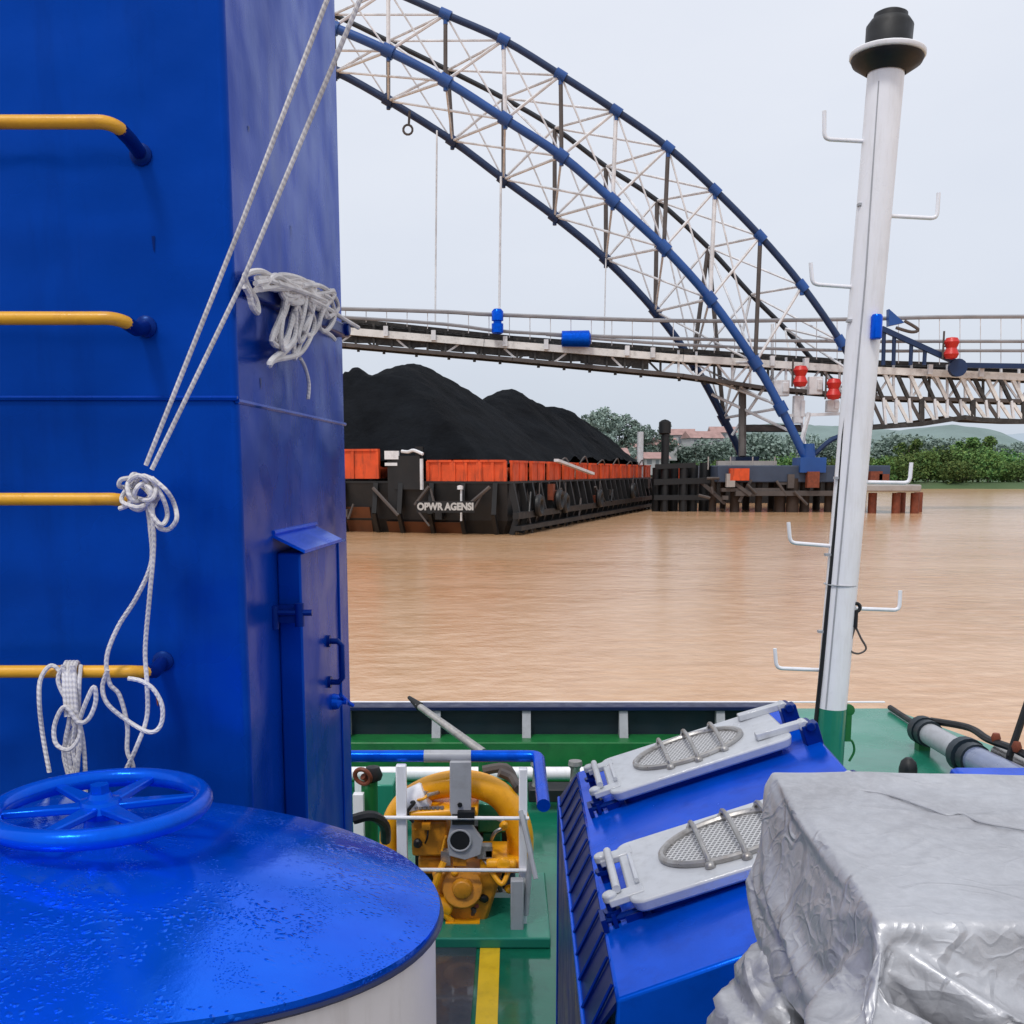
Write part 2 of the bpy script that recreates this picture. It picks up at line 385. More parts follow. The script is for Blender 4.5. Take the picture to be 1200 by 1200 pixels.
def make_tree(i,w_,h_,trunk_h,n,clumps,sz,mat):
    rnd=random.Random(40+i)
    root=thing('tree','x','tree',(0,0,0))
    cm,cs=leaf_crown(w_,h_-trunk_h*.7,trunk_h*.7,n,clumps,sz,rnd)
    t=MB(); top=V((rnd.uniform(-.3,.3),0,h_*.8)); t.tube(cr([(0,0,-1),(rnd.uniform(-.2,.2),.1,trunk_h*.6),(rnd.uniform(-.3,.3),0,trunk_h),top],3),[.32*h_/10*(1-.75*k/9) for k in range(10)],6)
    for c,r in cs[:7]:
        t.tube([V((0,0,trunk_h*rnd.uniform(.6,1))),c*.6+V((0,0,trunk_h*.35)),c],[.12,.08,.03],5)
    t.build('trunk',M['trunk'],root); cm.build('crown',mat,root,smooth=0)
    return root
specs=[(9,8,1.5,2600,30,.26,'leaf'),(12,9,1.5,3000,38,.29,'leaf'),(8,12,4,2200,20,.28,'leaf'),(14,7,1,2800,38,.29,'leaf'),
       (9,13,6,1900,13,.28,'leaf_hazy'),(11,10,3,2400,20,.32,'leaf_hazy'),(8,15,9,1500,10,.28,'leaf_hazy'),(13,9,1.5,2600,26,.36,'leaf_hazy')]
protos=[make_tree(i,*s[:6],M[s[6]]) for i,s in enumerate(specs)]
used=set()
kinds=['round bushy green tree','broad low green tree','tall narrow green tree','spreading green shrub-like tree','slender hazy tree with bare lower trunk','rounded hazy grey-green tree','tall thin hazy tree with small top crown','wide hazy grey-green thicket tree']
def put_tree(k,px,Y,s,label,group,zoff=0.0,rz=None):
    if k not in used: r=protos[k]; used.add(k)
    else: r=copy_tree(protos[k])
    X=(px-600)/F*Y*CT*1.0
    r.location=(X,Y,1.0+zoff); r.rotation_euler=(0,0,random.uniform(0,6.28) if rz is None else rz); r.scale=(s,s,s*random.uniform(.92,1.1))
    r['label']=label; r['group']=group
GR='green trees massed along the right-hand river bank'
rb=[(1036,254,.85,0),(1052,258,.95,3),(1070,262,.9,1),(1088,258,1.0,0),(1107,266,1.0,1),(1122,256,.8,3),(1140,264,1.0,1),(1147,270,1.12,2),(1158,256,.9,0),(1176,268,.95,1),(1195,258,.8,3),(1212,264,.95,0),(1232,260,1.0,1),(1262,262,.9,0),(1064,275,1.0,2),(1098,285,1.0,1),(1180,280,.8,0),
    (1129,272,1.1,2),(1015,262,.85,0),(995,270,.8,3),(972,262,.75,1),(948,266,.7,3),(920,272,.8,1),(896,270,.7,3),(874,266,.75,0),(850,276,.7,1),(826,272,.65,3)]
for i,(px,Y,s,k) in enumerate(rb):
    if px>1240: lb='green tree farthest right on the river bank'
    elif px>1020: lb='%s in the thicket right of the mast'%kinds[k]
    else: lb='%s low on the bank between the arch feet'%kinds[k]
    put_tree(k,px,Y,s,lb,GR if px>1020 else 'low trees on the bank behind the arch feet')
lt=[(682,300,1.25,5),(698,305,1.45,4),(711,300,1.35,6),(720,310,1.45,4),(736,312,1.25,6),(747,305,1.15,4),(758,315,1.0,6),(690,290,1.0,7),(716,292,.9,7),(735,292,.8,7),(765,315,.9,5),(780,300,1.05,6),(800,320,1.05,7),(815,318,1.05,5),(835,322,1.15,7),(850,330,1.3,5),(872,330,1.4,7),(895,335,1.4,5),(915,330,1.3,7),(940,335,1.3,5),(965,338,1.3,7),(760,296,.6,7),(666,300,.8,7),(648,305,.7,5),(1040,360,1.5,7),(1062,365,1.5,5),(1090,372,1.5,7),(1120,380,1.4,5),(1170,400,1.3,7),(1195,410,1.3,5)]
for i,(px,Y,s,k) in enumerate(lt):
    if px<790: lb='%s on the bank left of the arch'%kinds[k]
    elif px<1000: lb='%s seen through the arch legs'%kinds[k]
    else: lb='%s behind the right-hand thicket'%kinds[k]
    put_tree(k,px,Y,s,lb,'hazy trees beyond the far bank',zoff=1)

# houses with red roofs on the left bank
def house(px,Y,w_,d_,h_,rz,label,pyb=None):
    w_*=.72; d_*=.8; h_*=.8
    X=(px-600)/F*Y*CT; z0=1.5 if pyb is None else P(px,pyb,Y).z
    r=thing('house',label,'house',(X,Y,z0)); 
    r['_o']=(0,0,0)
    m=MB(); m.box((0,0,h_/2-1),(w_,d_,h_+2)); wl=m.build('wall',M['housewall'],r)
    m=MB(); e=.5; hh=h_+ d_*.32
    a=[(-w_/2-e,-d_/2-e,h_+.02),(-w_/2-e,d_/2+e,h_+.02),(-w_/2-e,0,hh)]; b_=[(w_/2+e,y,z) for _,y,z in a]
    m.hexa(a,b_); m.build('roof',M['roof'],r)
    for k in range(3):
        x=-w_/2+w_*(k+.5)/3
        if k==1:
            q=MB(); q.box((x,-d_/2-.03,1.05),(1.0,.06,2.1)); q.build('door',M['darkwin'],r)
        else:
            q=MB(); q.box((x,-d_/2-.03,1.6),(1.5,.06,1.2)); q.build('window',M['darkwin'],r)
    r.rotation_euler=(0,0,rz)
    return r
house(716,282,11,8,3.2,.15,'pale house with weathered, hazed red roof nearest the coal barge stern',545)
house(738,330,12,8,3.5,-.2,'red-roofed house half hidden under the tall hazy trees',538)
house(772,318,13,9,3.2,.1,'red-roofed house right of the dark mooring post',532)
house(796,340,12,8,3.4,-.15,'small house with red roof highest on the slope',520)
house(822,330,15,9,3.4,.25,'long low house with red roof left of the far arch leg',524)
house(845,345,11,8,3.4,0,'red-roofed house just left of the far arch leg, behind long low one',517)
house(765,285,10,7,3,.3,'low house with pale walls at the water edge behind the pile cluster',548)

# ================= COAL BARGE ======================================================
RB=V((0,66,0)); u=V((.3,.954,0)); v=V((-.954,.3,0)); BL=54.0; BW=23.0
def B(t,w_,z): return RB+u*t+v*w_+V((0,0,z))
barge=thing('coal_barge','black-hulled coal barge with orange coaming moored beside the conveyor bridge','barge',B(25,11,0))
m=MB(); m.hexa([B(1.6,1.6,-1.5),B(BL-1,1.6,-1.5),B(BL-1,BW-1.6,-1.5),B(1.6,BW-1.6,-1.5)],[B(0.6,.5,.9),B(BL,.5,.9),B(BL,BW-.5,.9),B(.6,BW-.5,.9)])
m.build('lower_hull',M['barge_black'],barge)
m=MB(); m.hexa([B(.6,.5,.9),B(BL,.5,.9),B(BL,BW-.5,.9),B(.6,BW-.5,.9)],[B(.3,.4,3.3),B(BL,.4,3.3),B(BL,BW-.4,3.3),B(.3,BW-.4,3.3)])
m.build('upper_hull',M['barge_black'],barge)
m=MB(); m.hexa([B(.25,.25,3.3),B(BL+.2,.25,3.3),B(BL+.2,BW-.25,3.3),B(.25,BW-.25,3.3)],[B(.25,.25,3.45),B(BL+.2,.25,3.45),B(BL+.2,BW-.25,3.45),B(.25,BW-.25,3.45)])
m.build('deck',M['barge_black'],barge)
m=MB(); m.hexa([B(1.0,10.2,-.3),B(1.0,BW-2,-.3),B(1.6,BW-2,-.3),B(1.6,10.2,-.3)],[B(.35,10.2,1.7),B(.35,BW-2,1.7),B(1.0,BW-2,1.7),B(1.0,10.2,1.7)])
m.build('rust_band',M['barge_brown'],barge)
m=MB(); m.hexa([B(1.05,3.6,-.3),B(1.05,9.0,-.3),B(1.6,9.0,-.3),B(1.6,3.6,-.3)],[B(.45,3.6,.75),B(.45,9.0,.75),B(1.0,9.0,.75),B(1.0,3.6,.75)])
m.build('rust_band',M['barge_brown'],barge)
def coam(t0,w0,t1,w1,z0,z1,n,name='coaming_panel'):
    for i in range(n):
        a=i/n;b_=(i+1)/n; g=.012
        p=B(t0+(t1-t0)*(a+g),w0+(w1-w0)*(a+g),0);q=B(t0+(t1-t0)*(b_-g),w0+(w1-w0)*(b_-g),0)
        m=MB(); mid=(z0+z1)/2; m.beam(p+V((0,0,mid)),q+V((0,0,mid)),.12,z1-z0); 
        m.beam(p+V((0,0,z1)),q+V((0,0,z1)),.34,.14)
        for k in range(3):
            s_=p.lerp(q,.02+.48*k); m.beam(s_+V((0,0,z0)),s_+V((0,0,z1)),.2,.28,up=tuple(u))
        m.build(name,M['barge_orange'],barge)
coam(0.4,9.3,0.4,21.5,3.6,5.5,3)
coam(.4,.5,.4,6.0,3.45,4.75,3)
coam(.6,.4,BL-.4,.4,3.45,4.72,12)
coam(BL-.2,.5,BL-.2,22,3.45,4.7,5); coam(.6,BW-.4,BL-.4,BW-.4,3.45,4.7,6)
# dark machinery house at the gap in the coaming, winch post and pale cover
m=MB(); m.box(B(.9,7.4,4.0),(2.0,1.6,2.2),Matrix.Rotation(math.radians(-17),3,'Z')); m.box(B(.6,6.6,4.4),(.5,.7,2.6)); m.box(B(.7,8.4,3.2),(.9,1.2,3.2)); m.build('winch_house',M['barge_black'],barge)
m=MB(); m.box(B(.2,8.4,5.15),(.95,.5,.55)); m.box(B(.15,8.4,4.55),(.9,.35,.2)); m.build('winch_cover',M['pale'],barge)
m=MB(); m.tube(cr([B(.2,7.7,5.4),B(.1,7.2,5.35),B(.1,6.8,5.45),B(0,6.1,5.2)],4),.11,6); m.build('deck_pipe',M['pale'],barge)
# side frames and rubbing strakes
rr=random.Random(3)
for i in range(26):
    t=.6+i*2.12
    m=MB(); m.beam(B(t,.25,3.3),B(t,-.2,1.2),.28,.4); m.beam(B(t,-.2,1.3),B(t,.2,.0),.26,.34); 
    m.build('fender_frame',M['barge_black'],barge)
m=MB(); m.beam(B(0,-.25,1.25),B(BL,-.25,1.25),.4,.42); m.beam(B(0,-.35,.45),B(BL*.98,-.35,.45),.55,.3); m.build('rubbing_strake',M['barge_black'],barge)
for i,w_ in enumerate((1.2,3.4,5.6,7.8,9.6,12)):
    m=MB(); m.beam(B(.2,w_,3.3),B(-.15,w_,1.3),.3,.35); m.beam(B(-.15,w_,1.35),B(.5,w_,.0),.26,.3); m.build('fender_frame',M['barge_black'],barge)
for k,(w0,z0,w1,z1) in enumerate(((9.6,3.0,7.8,1.2),(5.6,3.1,6.6,1.9),(1.4,3.1,3.4,1.5))):
    m=MB(); m.cyl(B(-.3,w0,z0),B(-.3,w1,z1),.12,6); m.build('strut',M['brownsteel'],barge)
m=MB(); m.cyl(B(-.3,3.35,3.1),B(-.35,3.35,.9),.07,6); m.lathe([(0,0),(.2,.03),(.2,.25),(0,.3)],B(-.35,3.4,2.9),8); m.build('pale_post',M['pale'],barge)
m=MB(); m.cyl(B(-.3,6.1,4.9),B(-.3,6.1,2.9),.12,6); m.build('pale_post',M['pale'],barge)
# gangway plank leaning on side coaming
m=MB(); m.beam(B(10.5,-.1,4.9),B(21.5,-.3,3.9),.35,.2); m.build('gangplank',M['pale'],barge)
m=MB(); m.beam(B(23,-.2,2.8),B(24,-.4,1.3),.2,.2); m.build('strut',M['brownsteel'],barge)
rr=random.Random(21)
for i in range(16):
    t=rr.uniform(1.5,50); z_=rr.uniform(.9,3.0); m=MB()
    if i%3==0: m.box(B(t,-.15,z_),(rr.uniform(.5,1.4),.4,rr.uniform(.4,1.2)),Matrix.Rotation(math.radians(72),3,'Z')); m.build('side_box',M['barge_black'] if i%2 else M['redbrown'],barge)
    else: m.cyl(B(t,-.28,z_),B(t+rr.uniform(-1.6,1.6),-.42,z_-rr.uniform(.5,1.6)),rr.uniform(.05,.12),6); m.build('strut',M['brownsteel'] if i%2 else M['barge_black'],barge)
for i in range(9):
    w_=rr.uniform(1,14); z_=rr.uniform(1.2,3.1); m=MB()
    if i%2: m.box(B(.05,w_,z_),(rr.uniform(.4,1.3),.5,rr.uniform(.3,1.0)),Matrix.Rotation(math.radians(-17),3,'Z')); m.build('side_box',M['barge_black'] if i%4==1 else M['brownsteel'],barge)
    else: m.cyl(B(-.2,w_,z_),B(-.3,w_+rr.uniform(-1,1),z_-1),rr.uniform(.05,.1),6); m.build('strut',M['brownsteel'],barge)
for i in range(6):
    t=12+i*6.5; m=MB(); m.tube(cr([B(t,.1,4.7),B(t+1,-.1,5.1+.2*(i%2)),B(t+2.3,0,4.9),B(t+3,.1,4.7)],3),.06,5); m.build('deck_pipe',M['brownsteel'],barge)
# name board with blurred lettering
bd=MB(); p0=P(488,594,65.6);p1=P(556,594,65.6); c=(p0+p1)/2
bd.box((c.x,c.y+.1,c.z),((p1-p0).x,.12,.72)); nb=bd.build('name_board',M['black'],barge)
def text(txt,center,size,mat,name,parent,rot=(math.pi/2,0,0),width=None,ext=.01):
    cu=bpy.data.curves.new('lettering','FONT'); cu.body=txt; cu.size=size; cu.align_x='CENTER'; cu.align_y='CENTER'; cu.extrude=ext
    cu.offset=size*.05
    to=bpy.data.objects.new('tmp',cu); col.objects.link(to); dg=bpy.context.evaluated_depsgraph_get()
    me=bpy.data.meshes.new_from_object(to.evaluated_get(dg)); bpy.data.objects.remove(to)
    o=bpy.data.objects.new(name,me); col.objects.link(o); me.materials.clear(); me.materials.append(mat)
    if width:
        xs=[q.co.x for q in me.vertices]; k=width/(max(xs)-min(xs))
        for q in me.vertices: q.co.x*=k
    o.rotation_euler=rot; o.location=V(center)-V(parent['_o']); o.parent=parent; o['_o']=(0,0,0)
    return o
M['letters']=paint('white_lettering',(.48,.48,.47),.5,.05,1,fine=0)
text('OPWR AGENSI',(c.x,c.y+.0,c.z),.62,M['letters'],'lettering',nb,width=(p1-p0).x*.97)
# tyres hung along the side
tyre0=None
for i,t in enumerate((4.2,9.6,11.3,23,38)):
    m=MB(); m.torus((0,0,0),.55,.24,axis=(u.y,-u.x,0),seg=18,ss=8)
    loc=B(t,-.6,2.1+.35*math.sin(t))
    if tyre0 is None:
        o=thing('tyre_fender','x','tyre',(0,0,0),'tyre fenders hung along the coal barge side'); m.build('tyre',M['black'],o)
        q=MB(); q.cyl((0,.1,.5),(.05,.45,1.5),.04,5); q.build('chain',M['brownsteel'],o); tyre0=o
    else: o=copy_tree(tyre0)
    o.location=loc; o['label']='black tyre fender hanging below the orange coaming of the coal barge'
# coal heap
m=MB(); nt_,nw=110,60
pk=[(13,12,12.35,.42),(28,9,11.5,.5),(42,8.6,10.9,.55),(7.5,16.5,12.6,.6),(20,11,9.6,.4),(36,8.5,10.2,.6)]
for i in range(nt_):
    for j in range(nw):
        t=.7+(BL-1.3)*i/(nt_-1); w_=.7+(BW-1.4)*j/(nw-1)
        z=0
        for a,b_,h_,k in pk:
            d=math.sqrt(((t-a)*k)**2+(w_-b_)**2); z=max(z,h_-.75*(math.sqrt(d*d+1.2)-1.1))
        lim=min(4.75+.98*(t-.6),4.6+.82*w_,4.5+.72*(BL-.3-t),4.6+.9*(BW-w_)); z=min(z,lim)
        p=B(t,w_,0); z+= .35*noise.noise(p*.35)+.14*noise.noise(p*1.3)
        z=max(z,4.62+.25*noise.noise(p*.8)); m.v.append(V((p.x,p.y,z)))
for i in range(nt_-1):
    for j in range(nw-1):
        a=i*nw+j; m.f.append((a,a+1,a+nw+1,a+nw))
tag(m.build('coal_heap',M['coal'],origin=B(25,11,3.45),smooth=180),'long ridged heap of black coal filling the orange-sided barge','coal')

# second barge behind the arch feet
b2=thing('moored_barge','low orange and black barge lying behind the arch feet','barge',P(880,575,135))
pa=P(768,590,135);pb=P(1015,590,135); zw=0
m=MB(); m.box(((pa.x+pb.x)/2,139,1.2),((pb.x-pa.x),8,3.0)); m.build('hull',M['barge_black'],b2)
for k in range(7):
    a=pa.x+(pb.x-pa.x)*k/7; L=(pb.x-pa.x)/7
    m=MB(); m.box((a+L/2,135,3.75),(L*.96,.3,2.1)); m.build('coaming_panel',M['barge_orange'],b2)
# ================= ARCH BRIDGE =====================================================
Cn=[(948,545),(915,478),(885,425),(832,350),(778,290),(718,235),(658,183),(592,140),(522,95),(455,60),(390,32),(322,9),(252,-6),(182,-12)]
An=[(1012,470),(1005,440),(985,400),(940,335),(891,277),(838,223),(783,173),(722,130),(657,88),(590,47),(522,17),(455,-12),(385,-38),(315,-58),(245,-70),(182,-74)]
Dn=[(872,540),(848,490),(812,425),(768,365),(710,304),(650,254),(590,210),(530,165),(455,118),(393,84),(325,58),(255,42),(182,36)]
Bn=[(985,455),(955,425),(920,385),(880,345),(830,290),(770,235),(710,195),(650,150),(590,115),(525,82),(455,48),(390,17),(322,-8),(252,-22),(182,-28)]
YA,YB=105.,117.
W=lambda L,Y:[P(x,y,Y) for x,y in L]
xm=P(182,-12,YA).x; xmB=P(182,0,YB).x
def mir(p,x0): return V((2*x0-p.x,p.y,p.z))
arch=thing('arch_bridge','blue tubular steel arch of four trussed chords carrying the conveyor gantry','bridge',(P(900,540,110).x,110,0))
Cw,Aw,Dw,Bw=W(Cn,YA),W(An,YA+.0),W(Dn,YB),W(Bn,YB)
def chord(L,x0,r,mat,nm='chord'):
    full=cr(L,4)+[mir(p,x0) for p in reversed(cr(L,4))][1:]
    m=MB(); m.tube(full,r,10); return m.build(nm,mat,arch)
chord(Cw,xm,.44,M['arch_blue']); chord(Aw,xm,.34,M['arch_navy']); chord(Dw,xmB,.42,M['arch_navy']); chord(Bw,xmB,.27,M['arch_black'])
def bar(a,b_,r,mat,nm): m=MB(); m.tube([a,b_],r,6); return m.build(nm,mat,arch)
for L,r,mt in((Cw,.64,'arch_blue'),(Dw,.6,'arch_navy'),(Aw,.5,'arch_blue')):
    for i,p in enumerate(L[1:-1],1):
        d=(L[i+1]-L[i-1]).normalized(); m=MB(); m.cyl(p-d*.55,p+d*.55,r,10); m.cyl(p,p-V((0,0,.9)),.22,8); m.build('collar',M[mt],arch)
hid=MB()
def pair(a,b_,r,mat,nm,mirror=True):
    bar(a,b_,r,mat,nm)
    if mirror: hid.tube([mir(a,xm),mir(b_,xm)],r,5)
# near rib: posts between C[i] and nearest A above
def near(L,x): return min(range(len(L)),key=lambda i:abs(L[i].x-x))
for i,c in enumerate(Cw):
    if i<2: continue
    a=near(Aw,c.x); pair(c,Aw[a],.21,M['pale'] if i%2 else M['brownsteel'],'post')
    if a-1>=0: pair(c,Aw[a-1],.15,M['pale'],'brace')
    if a+1<len(Aw): pair(c,Aw[a+1],.09,M['pale'],'brace')
for i,d in enumerate(Dw):
    if i<1: continue
    b_=near(Bw,d.x); pair(d,Bw[b_],.24,M['brownsteel'],'post')
    if b_>=1: pair(d,Bw[b_-1],.15,M['pale'],'brace')
    if b_+1<len(Bw): pair(d,Bw[b_+1],.09,M['pale'],'brace')
n=min(len(Cw),len(Dw))
for i in range(1,n):
    c=Cw[i];d=Dw[min(i,len(Dw)-1)]
    pair(c,d,.15,M['pale'],'cross_tie')
    if i+1<len(Dw): pair(c,Dw[i+1],.12,M['pale'],'brace')
    if i+1<len(Cw): pair(d,Cw[i+1],.12,M['pale'],'brace')
for i in range(1,min(len(Aw),len(Bw))):
    a=Aw[i];b_=Bw[i]
    pair(a,b_,.14,M['pale'],'cross_tie')
    if i+1<len(Bw): pair(a,Bw[i+1],.12,M['pale'],'brace')
    if i%2==0: pair(Cw[min(near(Cw,a.x),len(Cw)-1)],b_,.12,M['pale'],'brace')
hid.build('far_side_lattice',M['pale'],arch)
# cross bracing between the legs below the deck
for (a,b_) in (((834,462),(925,505)),((858,510),(905,440)),((870,502),(940,502)),((822,440),(900,470)),((905,380),(905,470)),((870,452),(870,535))):
    pair(P(*a,111),P(*b_,109),.16 if a[0]!=870 else .4,M['pale'] if a[0]!=870 else M['brownsteel'],'brace',False)
# hangers
for i,(x,y0,y1,r) in enumerate(((512,153,378,.10),(587,207,370,.13),(710,303,398,.07))):
    m=MB(); m.tube([P(x,y0,YB-1),P(x-2,y1,113)],r,6); m.build('hanger',M['pale'],arch)
m=MB(); m.torus(P(478,152,YB-1),.5,.13,axis=(0,1,0),seg=12,ss=6); m.cyl(P(480,130,YB-1),P(479,147,YB-1),.14,6); m.build('hook_block',M['brownsteel'],arch)
# foot plates
m=MB(); m.box(P(872,543,YB),(2.6,3,1.5)); m.build('foot',M['arch_navy'],arch)
m=MB(); m.box(P(948,545,YA),(2.6,3,1.5)); m.build('foot',M['arch_blue'],arch)
m=MB(); m.cyl(P(948,540,YA)-V((0,0,2)),P(948,520,YA),1.0,12,.55); m.build('foot',M['arch_blue'],arch) if False else m.build('foot_sleeve',M['arch_blue'],arch)
m=MB(); m.tube(cr([P(955,532,YA),P(975,515,YA),P(1000,508,YA),P(1020,512,YA)],4),.25,8); m.build('strut',M['arch_navy'],arch)

# piers under the feet
pier=thing('bridge_pier','blue-grey pier platform on brown piles under the arch feet','pier',(P(930,560,110).x,110,0))
m=MB(); a=P(824,549,112);b_=P(1012,549,112); m.box(((a.x+b_.x)/2,111,P(0,553,111).z-.2),(b_.x-a.x,14,1.7)); m.build('cap',M['bluegrey'],pier,bevel=.1)
m=MB(); m.box((P(860,541,112).x,106,P(0,543,106).z),(6,1,.5)); m.build('kerb',M['concrete'],pier)
rr=random.Random(5)
for i,(px,Y,r) in enumerate([(836,106,.4),(848,115,.35),(862,105,.5),(875,112,.4),(890,105,.35),(905,114,.4),(915,105,.6),(930,104.5,.65),(944,105,.5),(958,112,.4),(972,105,.4),(986,113,.4),(1000,105,.45)]):
    X=(px-600)/F*Y*CT; m=MB(); m.cyl((X,Y,-2),(X,Y,3.4),r,10); m.build('pile',M['pile'],pier)
m=MB(); m.box((P(925,580,104).x,104.2,P(0,578,104).z),(11,1.2,.5)); m.box((P(880,574,104).x,104,P(0,574,104).z),(6,.6,.35)); m.build('walkway',M['brownsteel'],pier)
m=MB(); m.beam(P(852,560,104),P(880,580,103.5),.35,.35); m.beam(P(880,562,104),P(866,588,104),.3,.3); m.build('strut',M['brownsteel'],pier)
m=MB(); m.box(P(952,562,103.6),(1.2,.8,1.6)); m.build('fender_panel',M['redbrown'],pier)
m=MB(); m.box(P(866,556,103.6),(1.9,.8,1.2)); m.build('fender_panel',M['barge_orange'],pier)
rr=random.Random(9)
for i in range(14):
    px=rr.uniform(828,1005); Y=rr.uniform(103.2,104.5); c=P(px,rr.uniform(560,586),Y); m=MB()
    if i%2: m.box(c,(rr.uniform(.4,1.3),.6,rr.uniform(.4,1.4))); m.build('fitting',M[('black','brownsteel','redbrown','concrete')[i%4]],pier)
    else: m.cyl(c,c+V((rr.uniform(-1.5,1.5),0,rr.uniform(-1.5,1.5))),.14,6); m.build('strut',M['brownsteel'],pier)
for i in range(7):
    px=830+i*26; c=P(px,541,105); m=MB(); m.cyl(c-V((0,0,.8)),c+V((0,0,.5)),.07,6); m.build('rail_post',M['concrete'],pier)
# pile cluster (dolphin) at the barge stern
dol=thing('mooring_dolphin','cluster of black mooring piles with cross beams beside the barge stern','mooring piles',(P(790,590,108).x,108,0))
for px,Y,top,r in((770,107,548,.5),(779,106,497,.42),(790,108,545,.5),(801,106,545,.45),(812,107,545,.55),(826,108,542,.6),(782,109,543,.4)):
    X=(px-600)/F*Y*CT; m=MB(); m.cyl((X,Y,-2),(X,Y,P(px,top,Y).z),r,10); m.build('pile',M['black'],dol)
m=MB(); m.beam(P(766,565,105.8),P(832,563,105.8),.5,.6); m.beam(P(766,583,105.8),P(830,583,105.8),.6,.5); m.beam(P(768,547,105.8),P(815,545,105.8),.5,.5); m.build('cross_beam',M['black'],dol)
m=MB(); m.lathe([(.3,0),(.62,.2),(.62,1.3),(.35,1.5),(0,1.6)],P(779,510,106),10); m.build('lamp_head',M['black'],dol)
m=MB(); m.beam(P(822,565,106),P(850,590,104),.3,.3); m.build('strut',M['brownsteel'],dol)
m=MB(); X=P(750,545,112).x; m.cyl((X,112,2.5),(X,112,P(750,506,112).z),.35,8); tag(m.build('signal_pole',M['pale'],origin=(X,112,2.5)),'plain white pole standing at the stern end of the coal barge','pole')
m=MB(); X=P(812,548,110).x; 
# small jetty right of the mast
jt=thing('small_jetty','pale concrete jetty slab on brown piles right of the white mast','jetty',G(1055,598,0))
a=P(1000,571,101);b_=P(1078,573,101)
m=MB(); m.box(((a.x+b_.x)/2,104,(a.z+b_.z)/2),(b_.x-a.x,7,.7)); m.build('slab',M['concrete'],jt,bevel=.15)
for px,Y in((1052,101.5),(1058,104),(1074,101.5),(1078,105),(1024,102)):
    X=(px-600)/F*Y*CT; m=MB(); m.cyl((X,Y,-2),(X,Y,2.0),.42,10); m.build('pile',M['redbrown'],jt)
m=MB(); m.box(P(1025,560,103),(1.2,1,1.3)); m.box(P(1034,562,103),(1.0,1,1.1)); tag(m.build('crate',M['redbrown'],origin=P(1028,566,103)),'small rust-red crate on the jetty beside the mast','crate')

# ================= CONVEYOR GANTRY ==================================================
gan=thing('conveyor_gantry','long pale trussed conveyor gantry hung through the blue arch','conveyor',P(700,415,110))
def poly(L,Y,ext=True):
    L=list(L)
    if ext:
        (x0,y0),(x1,y1)=L[0],L[1]; L.insert(0,(x0-900,y0-(y1-y0)/(x1-x0)*900*.55)) if x0<500 else None
        (x0,y0),(x1,y1)=L[-2],L[-1]; L.append((x1+700,y1+2))
    return [P(x,y,Y) for x,y in L]
top=[(405,375),(600,396),(800,411),(1000,424),(1200,430)]
mainb=[(405,388),(567,402),(800,420),(1000,433),(1200,442)]
low=[(405,404),(600,421),(800,440),(893,454),(1030,466),(1200,470)]
def run(L,Y,w_,h_,mat,nm):
    pts=poly(L,Y); m=MB()
    for a,b_ in zip(pts[:-1],pts[1:]): m.beam(a,b_+(b_-a).normalized()*.05,w_,h_)
    return m.build(nm,mat,gan)
run(mainb,108.5,.5,.72,M['palew'],'main_beam')
run(top,109.5,.5,.40,M['gantry_dark'],'upper_chord')
run(low,108.6,.4,.36,M['brownsteel'],'lower_chord')
run([(700,433),(800,444),(893,456),(1030,467),(1200,471)],108.2,.4,.42,M['palew'],'service_pipe') if False else None
run([(x,y+3) for x,y in mainb],113.5,.5,.7,M['gantry_dark'],'main_beam')
run([(x,y+2) for x,y in low],113.5,.4,.5,M['gantry_dark'],'lower_chord')
# belt deck between
tb=poly([(x,y+3) for x,y in top],109.6); tf=poly([(x,y+1) for x,y in top],113.5)
m=MB()
for i in range(len(tb)-1):
    a,b_,c,d=tb[i],tb[i+1],tf[i+1],tf[i]; m.hexa([a-V((0,0,.5)),b_-V((0,0,.5)),c-V((0,0,.5)),d-V((0,0,.5))],[a,b_,c,d])
m.build('belt_deck',M['gantry_dark'],gan)
tb=poly([(x,y-2) for x,y in low],108.9); tf=poly([(x,y-2) for x,y in low],113.3); m=MB()
for i in range(len(tb)-1):
    a,b_,c,d=tb[i],tb[i+1],tf[i+1],tf[i]; m.hexa([a-V((0,0,.2)),b_-V((0,0,.2)),c-V((0,0,.2)),d-V((0,0,.2))],[a,b_,c,d])
m.build('bottom_plate',M['gantry_dark'],gan)
def at(L,px):
    for (x0,y0),(x1,y1) in zip(L[:-1],L[1:]):
        if px<=x1 or (x1,y1)==L[-1]: 
            return y0+(y1-y0)*(px-x0)/(x1-x0)
rr=random.Random(8)
x=396; i=0
while x<1215:
    m=MB(); m.beam(P(x,at(top,x),108.8),P(x,at(low,x)+1,108.6),.22,.22); 
    m.beam(P(x,at(low,x)+2,108.8),P(x,at(low,x)+2,113.4),.25,.25); m.build('upright',M['gantry_dark'] if x<760 or i%3==0 else M['pale'],gan)
    m=MB(); q=x+21
    a_,b__=(x,q) if i%2 else (q,x)
    m.beam(P(a_,at(mainb,a_),108.9),P(b__,at(low,b__),108.7),.2,.2); m.build('diagonal',M['gantry_dark'] if x<760 and i%3 else M['pale'],gan)
    x+=21;i+=1
m=MB()
for xa in range(400,760,20):
    xb=xa+20; q=[P(xa,at(mainb,xa)+2,108.75),P(xb,at(mainb,xb)+2,108.75),P(xb,at(low,xb)-3-(2 if (xa//20)%3==0 else 0),108.75),P(xa,at(low,xa)-3,108.75)]
    m.quad(*q)
m.build('side_sheeting',M['gantry_dark'],gan,smooth=0)
